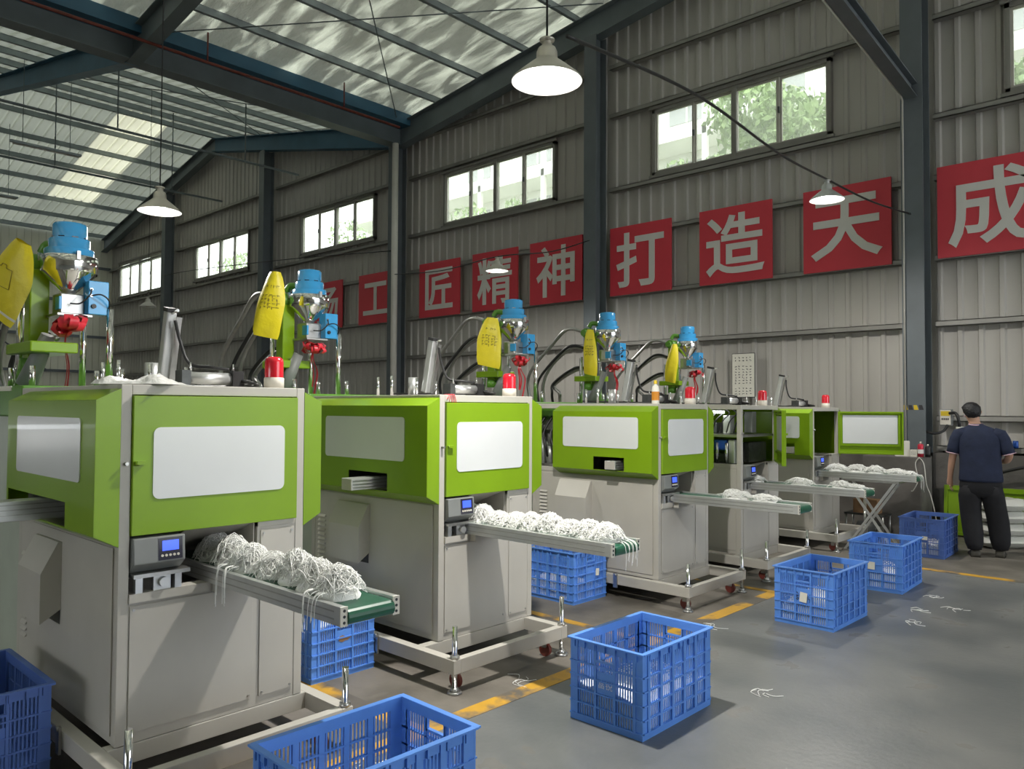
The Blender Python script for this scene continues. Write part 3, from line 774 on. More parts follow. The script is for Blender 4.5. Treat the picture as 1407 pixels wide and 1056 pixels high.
def ribbon_bow(X, Y, Z, label, seed, s=1.0):
    rnd = random.Random(seed); t = thing('ribbon_bow', label, 'ribbon', (X, Y, Z), group='red bows tied under the hoppers')
    mb = MB()
    for k in range(14):
        a = 2 * math.pi * k / 14 + rnd.uniform(-.2, .2); l = rnd.uniform(.06, .095) * s; e = rnd.uniform(-.5, .7)
        d = Vector((math.cos(a), math.sin(a) * .6, e * .7)); sd = d.cross(Vector((0, 0, 1))).normalized() if abs(d.z) < .9 else Vector((1, 0, 0)); up = sd.cross(d).normalized()
        pts = []
        for q in range(7):
            th = math.pi * 2 * q / 6 ; pts.append(d * (l * .5 * (1 - math.cos(th))) + up * (.022 * s * math.sin(th)))
        vs = []
        for p in pts: vs += [p - sd * .014 * s, p + sd * .014 * s]
        mb.add(vs, [(2 * q, 2 * q + 2, 2 * q + 3, 2 * q + 1) for q in range(6)], True)
    o = mb.build('bow_loops', 'red_ribbon', t, fix=False)
    for k in range(3):
        x = rnd.uniform(-.02, .05); pts = spline([(0, 0, 0), (x * .5, -.02, -.06 * s), (x * 1.2 + .02, -.01, -.14 * s), (x + .01 * k, -.02, (-.22 - .06 * (k == 0)) * s)])
        vs = []
        for p in pts: vs += [p + Vector((-.009, 0, .003)), p + Vector((.009, 0, -.003))]
        MB().add(vs, [(2 * q, 2 * q + 2, 2 * q + 3, 2 * q + 1) for q in range(len(pts) - 1)], True).build('ribbon_tail', 'red_ribbon', t, fix=False)
    return t

def bag(X, Y, Z, w, h, rz, tilt, label, seed, text=True, drawing=False):
    """thin plastic bag hung from the motor shaft; local plane XZ facing -Y, hanging down from Z"""
    rnd = random.Random(seed); t = thing('plastic_bag', label, 'bag', (X, Y, Z), rz, group='yellow bags hung on the injection units')
    t.rotation_euler = (0, tilt, rz)
    n, m = 8, 12; ph = rnd.uniform(0, 6)
    def pos(u, v, side):
        ww = w * (.42 + .58 * min(1, v * 2.2) ** .7)
        if v > .9: ww *= 1 - .10 * (v - .9) / .1
        x = (u - .5) * ww + .015 * math.sin(3 * v + ph); zz = -h * v - .05 * h * (u - .5) * (1 if v > .85 else 0)
        th = (.022 + .02 * math.sin(math.pi * v)) * math.sin(math.pi * u) ** .6 if 0 < u < 1 else 0
        return (x, side * th + .012 * math.sin(5 * u + 4 * v + ph), zz)
    mb = MB()
    for side in (-1, 1):
        vs = [pos(i / n, j / m, side) for j in range(m + 1) for i in range(n + 1)]
        mb.add(vs, [(j * (n + 1) + i, j * (n + 1) + i + 1, (j + 1) * (n + 1) + i + 1, (j + 1) * (n + 1) + i) for j in range(m) for i in range(n)], True)
    mb.build('bag_film', 'yellow_bag', t)
    def put(u, v):
        p = pos(u, v, -1); return (p[0], p[1] - .003, p[2])
    if text:
        mb = MB()
        mb.add([put(.27, .24), put(.37, .24), put(.32, .20)], [(0, 1, 2)])
        scribble(mb, .46, .20, .36, .05, 3, 1, put, rnd, .9); scribble(mb, .16, .34, .68, .24, 5, 4, put, rnd, .9)
        mb.build('print', 'brown_ink', t, fix=False)['kind'] = 'stuff'
    if drawing:
        mb = MB()
        q = [(.32, .36), (.40, .36), (.42, .32), (.52, .32), (.54, .36), (.66, .36), (.68, .60), (.34, .60)]
        for a, b in zip(q, q[1:] + q[:1]): mb.tube([put(*a), put(*b)], .0022, 4)
        mb.build('print', 'brown_ink', t)
        mb = MB()
        for k in range(8):
            u = k / 8; mb.add([put(u, .885), put(u + .125, .885), put(u + .125, .915), put(u, .915)], [(0, 1, 2, 3)])
        mb.build('seal_strip', 'paper', t, fix=False)
    return t

# index, X0, Y0, top, W, cover length, label ...
MACH = [
    (-3.494, 1.286, 1.742, .895, 1.27, 'green and beige moulding machine with crumpled white film on its top', (-1.24, 1.105, -.355, 1.215), .60, (-1.09, 1.315, -.165, 1.595), 0, False, .385),
    (-3.63, 3.225, 1.727, .87, 1.36, 'green and beige moulding machine with red twine tied over its top rail', (-.815, 1.105, -.39, 1.22), .20, (-1.09, 1.305, -.215, 1.585), 0, False, .23),
    (-3.59, 5.66, 1.688, .85, 1.08, 'green and beige moulding machine with an orange and white bottle on top', (-.61, 1.105, -.28, 1.22), .05, (-.956, 1.30, -.134, 1.57), 0, False, .20),
    (-3.62, 7.22, 1.685, .86, 1.14, 'moulding machine with an uncovered side frame and its green door ajar', None, 0, None, R(30), True, .18),
    (-3.71, 9.24, 1.668, .84, 1.14, 'moulding machine whose green front door stands wide open towards the wall', (-.40, 1.105, -.18, 1.24), .0, (-.88, 1.30, -.12, 1.56), R(112), False, .10),
]
ORD = ['with crumpled white film on top', 'with red twine on its rail', 'with the orange and white bottle', 'with the uncovered side frame', 'with the wide open door']
for i, (X0, Y0, top, W, L, label, hole, bl, win, da, op, cy) in enumerate(MACH):
    machine(i, X0, Y0, top, W, L, label, hole, bl, win, da, op, cy, boxw=.085 if i == 0 else None)
    hopper(i, X0, Y0, top, 'blue and chrome hopper dryer over the machine ' + ORD[i])
    ribbon_bow(X0 - 1.76 + RDX[i], Y0 + .32, 2.13, 'shiny red ribbon bow under the hopper of the machine ' + ORD[i], 80 + i, (1.8, 1.45, 1.35, 1.35, 1.35)[i])
bag(-5.29, 1.36, 2.63, .38, .49, R(20), R(24), 'yellow plastic bag with a line drawing, hung askew from an injection unit', 3, False, True)
bag(-5.54, 3.16, 2.71, .22, .52, R(38), R(4), 'yellow printed bag hung above the machine with red twine', 4)
bag(-5.52, 5.62, 2.56, .25, .50, R(36), R(6), 'yellow printed bag hung above the machine with the orange and white bottle', 5)
bag(-5.42, 7.14, 2.55, .18, .52, R(10), R(4), 'yellow printed bag hung above the machine with the uncovered side frame', 6)
bag(-5.57, 9.16, 2.52, .17, .52, R(6), R(3), 'yellow bag hung above the machine with the wide open door', 7, False)

# ------------------------------------------------------------------ belt conveyors and strand bundles
def strands(mb, c, rx, ry, h, n, rnd, r=.0016, seg=9):
    for _ in range(n):
        a = rnd.uniform(0, 2 * math.pi); q = rnd.uniform(.25, 1)
        p0 = Vector((math.cos(a) * rx * q, math.sin(a) * ry * q, 0)); b = a + rnd.uniform(1.4, 4.5); q2 = rnd.uniform(.3, 1.05)
        p1 = Vector((math.cos(b) * rx * q2, math.sin(b) * ry * q2, 0)); hh = h * rnd.uniform(.55, 1.15)
        mid = (p0 + p1) / 2; sw = Vector((rnd.uniform(-1, 1) * rx * .5, rnd.uniform(-1, 1) * ry * .5, 0))
        pts = []
        for k in range(seg):
            u = k / (seg - 1); p = p0.lerp(p1, u) + sw * math.sin(math.pi * u)
            dd = min(1, (p.x / rx) ** 2 + (p.y / ry) ** 2)
            p.z = hh * max(0, 1 - dd) ** .8 + rnd.uniform(0, .016) + .003
            pts.append(Vector(c) + p)
        mb.tube(pts, r, 3, cap=False)
def lump(mb, c, rx, ry, h, rnd, n=14):
    vs = []; fs = []
    for j in range(6):
        el = j / 5 * math.pi / 2
        for k in range(n):
            a = 2 * math.pi * k / n; w = 1 + rnd.uniform(-.12, .12)
            vs.append((c[0] + math.cos(a) * math.cos(el) * rx * w, c[1] + math.sin(a) * math.cos(el) * ry * w, c[2] + math.sin(el) * h * w * .88))
    fs = [(j * n + k, j * n + (k + 1) % n, (j + 1) * n + (k + 1) % n, (j + 1) * n + k) for j in range(5) for k in range(n)]
    mb.add(vs, fs, True)
def conveyor(i, X0, Y0, cy, xe, label, clumps, hang, wid=.27, zt=.912):
    c = thing('belt_conveyor', label, 'conveyor', (0, Y0 + cy, 0), group='belt conveyors leading out of the machines')
    xs = X0 - .50
    for y in (0, wid - .028):
        rl = MB().box(xs, y, zt - .072, xe, y + .028, zt).build('side_rail', 'aluminium', c, bevel=.002)
        yo = y - .0006 if y == 0 else y + .0286
        for z in (zt - .052, zt - .024): MB().box(xs + .01, yo - .0005, z, xe - .04, yo + .0005, z + .005).build('rail_groove', 'steel', rl)
        MB().box(xe, y - .002, zt - .072, xe + .006, y + .030, zt).build('end_cap', 'cream_plastic', rl)
        for z in (zt - .058, zt - .036, zt - .014): MB().cyl((xe + .004, y + .014, z), (xe + .0075, y + .014, z), .006, n=8).build('bolt', 'ink', rl)
    prof = []
    for k in range(9):
        t = -math.pi / 2 + math.pi * k / 8; prof.append((xe - .012 + math.cos(t) * .030, zt - .042 + math.sin(t) * .030))
    prof = [(xs, zt - .072)] + prof + [(xs, zt - .012)]
    MB().prism(prof, .029, wid - .029, 'y').build('belt', 'belt_green', c)
    MB().box(xs + .35, .03, zt - .12, xs + .56, .20, zt - .074).build('support_bracket', 'beige_paint', c)
    rnd = random.Random(200 + i)
    for k, (x, dy, rx, ry, h) in enumerate(clumps):
        cx, cyy = x, Y0 + cy + wid / 2 + dy
        mb = MB(); lump(mb, (0, 0, 0), rx * .72, ry * .8, h * .5, rnd); strands(mb, (0, 0, 0), rx * 1.15, ry, h * 1.1, 190 if i < 2 else 70, rnd, .0017 if i < 2 else .0026)
        if isinstance(hang, tuple) and k in hang:
            for _ in range(9):
                y0 = -wid / 2 - dy + rnd.uniform(-.012, .0); xx = rnd.uniform(-.05, .05); dl = rnd.uniform(.04, .15)
                mb.tube(spline([(xx, y0 + .10, .03), (xx + rnd.uniform(-.02, .02), y0 + .02, .035), (xx, y0 - .008, .005), (xx + rnd.uniform(-.01, .01), y0 - .012, -dl)], 4), .0018, 3, cap=False)
        if hang == 'end' and k == len(clumps) - 1:
            for _ in range(8):
                yy = rnd.uniform(-.08, .08); dl = rnd.uniform(.08, .18)
                mb.tube(spline([(.0, yy, .02), (rx * .8, yy, .015), (xe - x + .03, yy, -.01), (xe - x + .035, yy + rnd.uniform(-.02, .02), -dl)], 4), .0018, 3, cap=False)
        o = mb.build('strand_bundle', 'white_strand', None, loc=(cx, cyy, zt - .012), fix=False)
        tag(o, 'white plastic strand bundle on conveyor of the machine ' + ORD[i], 'strand bundle', 'white strand bundles on the conveyor ' + ORD[i])
    return c
def row(x0, x1, n, rnd, ry=.10, h=.085, rx=.10):
    return [(x0 + (x1 - x0) * k / (n - 1) + rnd.uniform(-.02, .02), rnd.uniform(-.012, .012), rx * rnd.uniform(.85, 1.15), ry, h * rnd.uniform(.75, 1.2)) for k in range(n)]
rr = random.Random(3)
conveyor(0, -3.494, 1.286, .385, -2.42, 'belt conveyor heaped with strands, reaching over an empty blue crate', row(-3.66, -2.60, 7, rr, .105, .095, .105), (2, 6))
conveyor(1, -3.63, 3.225, .23, -2.49, 'belt conveyor fully covered in strands, of the machine with red twine', row(-3.75, -2.62, 9, rr, .10, .075, .10), 'end')
conveyor(2, -3.59, 5.66, .20, -2.47, 'belt conveyor of the machine with the orange and white bottle', [(-3.05, 0, .16, .09, .055), (-2.80, 0, .14, .09, .04)], None, .25)
conveyor(3, -3.62, 7.22, .18, -2.50, 'belt conveyor of the machine with the uncovered side frame', [(-3.62, 0, .12, .09, .05), (-3.15, 0, .14, .09, .05), (-2.76, 0, .11, .09, .05), (-2.62, 0, .10, .08, .03)], None, .25)
conveyor(4, -3.71, 9.24, .12, -2.62, 'belt conveyor propped on a scissor stand beside the open green door', [(-3.52, 0, .14, .09, .07), (-3.28, 0, .15, .09, .075), (-3.08, 0, .13, .09, .07), (-2.85, 0, .14, .09, .05), (-2.71, 0, .08, .09, .035)], 'end', .25)

# scissor stand under the last conveyor
s = thing('scissor_stand', 'thin steel scissor stand under the conveyor beside the open door', 'stand', (-3.08, 9.44, 0))
for y in (-.10, .10):
    MB().bar((-.30, y, .02), (.26, y, .83), .012, .028).build('scissor_bar', 'aluminium', s); MB().bar((.26, y + .014, .02), (-.30, y + .014, .83), .012, .028).build('scissor_bar', 'aluminium', s)
    MB().box(-.33, y - .012, 0, .30, y + .012, .02).build('foot_bar', 'steel', s)
MB().box(-.33, -.12, .815, .30, .12, .838).build('top_plate', 'steel', s)

# ------------------------------------------------------------------ blue plastic crates
CW, CD, CH = .455, .675, .43
def crate_mesh(long_axis='y'):
    """one moulded crate; local x across (short face at -y and +y has the handle), origin at the base centre"""
    mb = MB(); T = .009
    hx, hy = CW / 2, CD / 2
    def wall(length, M, handle):
        hl = length / 2; post = .045
        rows = [0.0, .055, .13, .205, .28, .345, .395, CH]
        # rim and foot
        mb.box(-hl, 0, CH - .045, hl, T + .002, CH - .0005, M); mb.box(-hl - .012, -.016, CH - .008, hl + .012, T, CH, M); mb.box(-hl, 0, 0, hl, T, .03, M)
        mb.box(-hl, 0, .03, -hl + post, T, CH - .045, M); mb.box(hl - post, 0, .03, hl, T, CH - .045, M)
        nb = 3 if handle else 5
        bw = (length - 2 * post) / nb
        for z in (.03, .095, .165, .235, .305): mb.box(-hl, -.008, z, hl, T, z + .007, M)
        for k in range(nb + 1):
            xx = -hl + post + bw * k; mb.box(xx - (.006 if handle else .013), -.006, .03, xx + (.006 if handle else .013), T, CH - .01, M)
        for k in range(nb):
            x0 = -hl + post + bw * k
            hb = handle and k == 1
            ns = 7 if handle else 5
            if hb:
                mb.box(x0, 0, .165, x0 + bw, T, .285, M)     # plate for the paper tag
                mb.box(x0, 0, .335, x0 + .012, T, CH - .045, M); mb.box(x0 + bw - .012, 0, .335, x0 + bw, T, CH - .045, M)
                mb.box(x0, -.008, .332, x0 + bw, T, .342, M)
            z1 = .335 if hb else CH - .045
            for q in range(ns):
                pw_ = .006 if handle else .013; xx = x0 + pw_ + (bw - 2 * pw_) * (q + .5) / ns
                for (za, zb) in (((.03, .165), (.285, z1)) if hb else ((.03, z1),)):
                    mb.box(xx - .0036, .002, za, xx + .0036, .0065, zb, M)
        for k in range(7):
            xx = -hl + length * (k + .5) / 7; mb.box(xx - .003, -.012, CH - .045, xx + .003, 0, CH - .006, M)
    wall(CW, Matrix.Translation((0, -hy, 0)), True)
    wall(CW, Matrix.Translation((0, hy, 0)) @ Matrix.Rotation(math.pi, 4, 'Z'), True)
    wall(CD - 2 * T, Matrix.Translation((hx - .0004, 0, -.0003)) @ Matrix.Rotation(math.pi / 2, 4, 'Z'), False)
    wall(CD - 2 * T, Matrix.Translation((-hx + .0004, 0, -.0003)) @ Matrix.Rotation(-math.pi / 2, 4, 'Z'), False)
    mb.box(-hx + .01, -hy + .01, .004, hx - .01, hy - .01, .012)
    return mb
CM = {}
def crate(cx, cy, rz, material, label, fill=0, tag_=None, write=None, seed=1):
    t = thing('plastic_crate', label, 'crate', (cx, cy, 0), rz, group='blue plastic crates')
    if material not in CM: o = crate_mesh().build('crate_body', material, t); CM[material] = o.data
    else: link('crate_body', CM[material], t)
    rnd = random.Random(seed)
    if tag_:
        a = tag_; M = Matrix.Translation((a[0], -CD / 2 - .0095, a[1])) @ Matrix.Rotation(R(a[2]), 4, 'Y')
        MB().box(-a[3], -.001, -a[4], a[3], .001, a[4], M).build('paper_tag', 'paper', t)
    if write:
        me = glyph_mesh('富锐', .048, -.0004, 0.0); me.materials.clear(); me.materials.append(MATS['white_ink'])
        for v in me.vertices: v.co = Vector((v.co.x, -CD / 2 - .0025, v.co.y + .205))
        link('handwriting', me, t)
    if fill:
        mb = MB(); nx, ny = 12, 16; vs = []
        for j in range(ny + 1):
            for i in range(nx + 1):
                x = (i / nx - .5) * (CW - .026); y = (j / ny - .5) * (CD - .026)
                vs.append((x, y, max(.02, fill * (1 + .35 * math.sin(5 * x + seed) * math.cos(4 * y + seed)) + rnd.uniform(-.012, .012))))
        top = [(j * (nx + 1) + i, j * (nx + 1) + i + 1, (j + 1) * (nx + 1) + i + 1, (j + 1) * (nx + 1) + i) for j in range(ny) for i in range(nx)]
        mb.add(vs, top, True)
        ring = [i for i in range(nx + 1)] + [(j * (nx + 1) + nx) for j in range(1, ny + 1)] + [ny * (nx + 1) + i for i in range(nx - 1, -1, -1)] + [j * (nx + 1) for j in range(ny - 1, 0, -1)]
        o0 = len(mb.v); rv = [vs[q] for q in ring]; n = len(rv)
        mb.add(rv + [(v[0], v[1], .013) for v in rv], [(k, (k + 1) % n, n + (k + 1) % n, n + k) for k in range(n)])
        for _ in range(130):
            x = rnd.uniform(-.5, .5) * (CW - .08); y = rnd.uniform(-.5, .5) * (CD - .08); a = rnd.uniform(0, 6.3); l = rnd.uniform(.02, .05)
            z = fill * 1.05 + rnd.uniform(0, .02)
            mb.tube(spline([(x - l * math.cos(a), y - l * math.sin(a), z - .012), (x, y, z + .01), (x + l * math.cos(a + .6), y + l * math.sin(a + .6), z - .008)], 3), .0022, 3, cap=False)
        o = mb.build('white_plastic_pieces', 'white_strand', None, loc=(cx, cy, 0), rz=rz, fix=False)
        tag(o, 'loose white plastic pieces filling the bottom of the ' + label, 'plastic pieces', kind='stuff')
        o['label'] = 'loose white plastic pieces inside the ' + label.split(',')[0]
    return t
crate(-2.40, 3.62, 0, 'crate_blue', 'blue crate with handwritten white characters, on the grey aisle floor', .155, None, True, 2)
crate(-2.385, 1.775, R(-1), 'crate_blue', 'blue crate below the end of the strand-heaped conveyor', .05, None, None, 3)
crate(-2.425, 6.19, R(-1), 'crate_blue', 'blue crate with a crooked paper tag over dark handwriting', .15, (.005, .222, 6, .028, .037), None, 4)
crate(-2.445, 7.80, R(2), 'crate_blue', 'bright blue crate with a white tag, beside the scissor stand end', .14, (-.03, .225, 2, .030, .034), None, 5)
crate(-2.62, 9.86, R(2), 'old_crate_blue', 'faded dusty blue crate beside the worker and the white sacks', .10, (.035, .215, 2, .028, .02), None, 6)
crate(-4.17, .915, R(90), 'old_crate_blue', 'dark blue crate with torn label, against the cabinet side of a machine', 0, None, None, 7)
crate(-4.365, 2.81, R(90), 'crate_blue', 'blue crate with brown label remains, between two machines', .25, None, None, 8)
crate(-4.41, 5.35, R(90), 'crate_blue', 'blue crate with a small white tag, under the strand-covered conveyor', .10, (.09, .235, 5, .022, .03), None, 9)
# label remains and dark handwriting on the short faces
CR = [o for o in bpy.data.objects if o.name.startswith('plastic_crate')]
CR.sort(key=lambda o: o.name)
def blot(par, cx, cz, w, h, material, seed, name):
    r5 = random.Random(seed); pts = []
    for k in range(14):
        a = 2 * math.pi * k / 14; q = r5.uniform(.55, 1.1); pts.append((cx + w * q * math.cos(a), cz + h * q * math.sin(a)))
    MB().prism(pts, -CD / 2 - .0030, -CD / 2 - .0008, 'y').build(name, material, par)
blot(CR[5], -.01, .225, .045, .04, 'paper', 1, 'label_remains'); blot(CR[6], .0, .23, .05, .022, 'cardboard', 2, 'label_remains')
mb = MB()
for st in (((-.05, .255), (-.036, .24), (-.05, .222)), ((-.055, .205), (-.042, .198), (-.036, .21), (-.05, .215)), ((.045, .235), (.055, .25)), ((.04, .215), (.056, .205), (.048, .19))):
    mb.tube([(u, -CD / 2 - .002, v) for u, v in st], .003, 4)
mb.build('handwriting', 'ink', CR[2])['kind'] = 'stuff'

# ------------------------------------------------------------------ pendant lamps and their wiring
def pendant(x, y, z, dia, label, lit=True, power=1.0, cord_to=None, shell='lamp_shell'):
    t = thing('pendant_lamp', label, 'lamp', (x, y, z), group='round pendant factory lamps')
    s = dia / .4
    prof = [(.200, 0), (.196, .010), (.150, .050), (.100, .092), (.066, .118), (.060, .125), (.058, .165), (.048, .188), (.030, .198), (.028, .225)]
    prof = [(r * s, h * s) for r, h in prof]
    MB().lathe(prof, n=36).build('shade', shell, t)
    inn = [(r * .985, h - .002 * s) for r, h in prof[:6]] + [(0, .122 * s)]
    MB().lathe(inn, n=36).build('reflector', 'lamp_inside', t)
    MB().lathe([(.028 * s, .222 * s), (.042 * s, .228 * s), (.044 * s, .238 * s), (.02 * s, .246 * s), (0, .247 * s)], n=16).build('hook_cap', shell, t)
    b = MB().lathe([(0, -.012 * s), (.035 * s, -.006 * s), (.058 * s, .018 * s), (.064 * s, .05 * s), (.05 * s, .09 * s), (.03 * s, .118 * s)], n=20).build('bulb', 'bulb' if lit else 'cream_plastic', t)
    if cord_to: MB().cyl((0, 0, .24 * s), (cord_to[0] - x, cord_to[1] - y, cord_to[2] - z), .006, n=6).build('cord', 'black_rubber', t)
    if lit:
        ld = bpy.data.lights.new('lamp_light', 'SPOT'); ld.energy = LAMP_W * power * 4; ld.color = (1.0, .965, .90); ld.shadow_soft_size = .06 * s
        ld.spot_size = R(179); ld.spot_blend = .6
        lo = bpy.data.objects.new('lamp_light', ld); COL.objects.link(lo); lo.parent = t; lo.location = (0, 0, -.016 * s)
    return t
pendant(-2.80, 3.27, 3.48, .40, 'large glowing pendant lamp hanging high over the aisle crates', True, 1.0, (-2.80, 3.27, roof_under(-2.8)))
pendant(-7.56, 3.10, 3.52, .40, 'glowing pendant lamp in the dim bay behind the hoppers', True, .55, (-7.56, 3.10, roof_under(-7.56)))
pendant(-3.39, 8.89, 4.04, .38, 'pendant lamp hung from a cable in front of the red sign 天', True, .6, None, 'aluminium')
pendant(-8.97, 9.22, 3.92, .38, 'glowing pendant lamp in front of the red sign 精', True, .6, None)
pendant(-19.84, 7.89, 4.12, .40, 'unlit white pendant lamp below the dim left-bay windows', False, 0, (-19.84, 7.89, roof_under(-19.84) + .18), 'pipe_white')
def wire(pts, r, label, material='black_rubber'):
    return tag(MB().tube(spline(pts, 10), r, 6).build('overhead_cable', material), label, 'cable')
wire([(-2.72, 3.35, 3.74), (-2.95, 5.2, 4.02), (-3.20, 7.2, 4.12), (-3.39, 8.89, 4.28), (-3.34, 10.2, 4.28), (-3.22, 11.405, 4.32)], .012, 'black cable sagging past the high windows to the pendant lamp by 天')
wire([(-14.4, 11.3, 4.75), (-11.5, 10.2, 4.35), (-8.97, 9.22, 4.16), (-8.8, 10.4, 4.4), (-8.72, 11.405, 4.75)], .010, 'thin cable holding the pendant lamp in front of 精')
wire([(-27.5, 11.405, 6.2), (-24, 11.0, 5.95), (-18, 11.0, 5.55), (-14.62, 11.405, 5.35)], .012, 'thin wire strung across the left-bay windows')
# pipes and tube lights hanging under the roof
def hung_pipe(x, y0, y1, z, label, r=.03, material='beam_paint', n=3):
    t = thing('hung_pipe', label, 'pipe', (x, 0, z)); MB().cyl((0, y0, 0), (0, y1, 0), r, n=8).build('pipe', material, t)
    for k in range(n):
        yy = y0 + (y1 - y0) * (k + .5) / n; MB().cyl((0, yy, 0), (0, yy, roof_under(x) - z), .016, n=6).build('hanger_rod', material, t)
hung_pipe(-13.7, -4, 10.9, 7.95, 'long thin pipe hung under the foil roof by the gutter', .03, 'caster_red', 5)
hung_pipe(-17.4, -4, 10.6, 7.55, 'long dark pipe hung under the left-bay roof near the gutter', .03, 'beam_paint', 5)
hung_pipe(-21.5, -4, 10.6, 7.6, 'long dark pipe hung in the middle of the left bay', .03, 'beam_paint', 5)
def tube_light(x, y0, z, label):
    t = thing('tube_light', label, 'light', (x, y0, z), group='unlit tube lights under the roof')
    MB().box(-.05, 0, 0, .05, 1.5, .05).build('housing', 'purlin_steel', t); MB().cyl((0, .05, -.025), (0, 1.45, -.025), .018, n=8).build('tube', 'pipe_white', t)
    for yy in (.25, 1.25): MB().cyl((0, yy, .05), (0, yy, roof_under(x) + .18 - z), .008, n=6).build('hanger_rod', 'beam_paint', t)
tube_light(-7.9, 4.9, 7.9, 'unlit tube light under the foil roof'); tube_light(-20.5, 5.0, 7.7, 'unlit tube light under the ribbed left-bay roof'); tube_light(-26.5, 5.2, 7.8, 'unlit tube light far inside the left bay')

# ------------------------------------------------------------------ small things on and in the machines
rnd = random.Random(11)
mb = MB(); nx, ny = 18, 10; vs = []
for j in range(ny + 1):
    for i in range(nx + 1):
        u, v = i / nx, j / ny; e = min(1, 4 * min(u, 1 - u, v, 1 - v)) ** .6
        vs.append(((u - .5) * .34 + rnd.uniform(-.006, .006), (v - .5) * .26 + rnd.uniform(-.006, .006), .004 + e * (.028 + .016 * math.sin(9 * u + 3 * v) + rnd.uniform(-.010, .012))))
mb.add(vs, [(j * (nx + 1) + i, j * (nx + 1) + i + 1, (j + 1) * (nx + 1) + i + 1, (j + 1) * (nx + 1) + i) for j in range(ny) for i in range(nx)], True)
mb.add([(x, y, .0) for x, y, z in vs], [(j * (nx + 1) + i, (j + 1) * (nx + 1) + i, (j + 1) * (nx + 1) + i + 1, j * (nx + 1) + i + 1) for j in range(ny) for i in range(nx)])
tag(mb.build('plastic_film', 'white_film', None, loc=(-3.66, 1.44, 1.742), rz=R(40), fix=False), 'crumpled clear white plastic film lying on top of a machine', 'film')
# red twine
mb = MB()
for k in range(5):
    x = .004 + .003 * k; y = 3.30 + .012 * k
    mb.tube(spline([(-3.70, y + .02, 1.731), (-3.64, y, 1.732), (-3.626, y, 1.722), (-3.624, y + .01 * (k - 2), 1.70 - .012 * k)], 5), .0022, 4)
tag(mb.build('red_twine', 'red_ribbon'), 'red twine hanging over the top rail of a machine', 'twine')
# bottle on the third machine
t = thing('spray_bottle', 'white and orange bottle with yellow cap standing on a machine top', 'bottle', (-3.68, 5.76, 1.688))
MB().lathe([(0, 0), (.03, 0), (.033, .006), (.033, .12), (.026, .15), (.012, .165), (.012, .175)], n=16).build('bottle_body', 'paper', t)
MB().lathe([(.0336, .03), (.0336, .105)], n=16).build('bottle_label', 'orange_paint', t)
MB().lathe([(.015, .172), (.015, .195), (.008, .205), (0, .206)], n=12).build('bottle_cap', 'neon_sticker', t)
# machinery inside the uncovered machine
def in4(x0, y0, z0, x1, y1, z1): return (-3.62 + x0, 7.22 + y0, z0, -3.62 + x1, 7.22 + y1, z1)
M4 = [o for o in bpy.data.objects if o.name.startswith('moulding_machine') and abs(o.location.y - 7.22) < .01][0]
MB().box(-1.37, .04, 1.36, -.03, .80, 1.385).build('inner_shelf', 'steel', M4)
MB().box(-.60, .10, 1.60, -.25, .14, 1.625).build('inner_light', 'led_strip', M4)
for (a, m) in (((-.55, .12, 1.09, -.42, .26, 1.30), 'steel'), ((-.38, .15, 1.09, -.20, .30, 1.18), 'dark_machine'), ((-.36, .12, 1.22, -.22, .34, 1.33), 'can_blue'), ((-.68, .1, 1.09, -.60, .2, 1.34), 'pale_green_paint'), ((-.16, .3, 1.10, -.06, .7, 1.30), 'dark_machine'), ((-.30, .2, 1.39, -.22, .3, 1.58), 'aluminium'), ((-.52, .25, 1.39, -.40, .4, 1.50), 'dark_machine'), ((-.14, .35, 1.4, -.05, .45, 1.62), 'grey_paint'), ((-.20, .12, 1.09, -.13, .18, 1.33), 'aluminium')):
    MB().box(*a).build('inner_part', m, M4, bevel=.006)
for k in range(7):
    x = -.62 + .08 * k; MB().tube(spline([(x, .12, 1.40), (x + .05, .10, 1.52), (x + .10, .15, 1.60), (x + .02, .22, 1.64)]), .007, 5).build('inner_hose', 'black_rubber', M4)
for k in range(5):
    x = -.6 + .1 * k; MB().cyl((x, .08, 1.09), (x, .08, 1.30), .014, n=10).build('inner_rod', 'chrome', M4)
t = thing('detergent_bottle', 'neon yellow-green bottle inside the uncovered machine', 'bottle', (-3.62 - .58, 7.22 + .09, 1.385))
MB().lathe([(0, 0), (.028, 0), (.03, .01), (.03, .12), (.014, .145), (.014, .165), (0, .166)], n=14).build('bottle_body', 'neon_green', t)
# valves beside the third machine's back end
M3 = [o for o in bpy.data.objects if o.name.startswith('moulding_machine') and abs(o.location.y - 5.66) < .01][0]
VX, VY, VZ = -1.36, .09, 1.06
t = MB().box(-.16, 0, 0, .18, .3, .05).build('valve_bank', 'steel', M3, loc=(VX, VY, VZ))
for k in range(4):
    x = -.13 + .09 * k
    MB().cyl((x, .04, .05), (x, .04, .22 + .08 * (k % 2)), .03, n=12).build('valve_body', 'aluminium', t); MB().cyl((x, .04, .24 + .08 * (k % 2)), (x, .04, .34), .02, .03, n=10).build('valve_head', 'steel', t)
    MB().tube(spline([(x, .0, .12), (x + .03, -.05, .2), (x - .02, -.03, .35), (x + .02, .05, .5)]), .012, 6).build('valve_hose', 'black_rubber', t)
MB().box(-.17, .02, .38, .16, .1, .42).build('upper_manifold', 'steel', t)
tag(MB().box(-.04, -.05, 0, .04, .05, .38).build('motor_cover', 'orange_paint', None, loc=(-5.10, 5.70, .62), bevel=.01), 'orange motor cover beside the louvred cabinet', 'cover')
t = thing('profile_post', 'upright aluminium profile post at the left end of the first cover', 'post', (-4.90, 1.12, 1.10))
MB().box(-.02, -.02, 0, .02, .02, .42).build('post_profile', 'aluminium', t, bevel=.004); MB().box(-.003, -.0215, .005, .003, -.0195, .415).build('post_groove', 'ink', t)

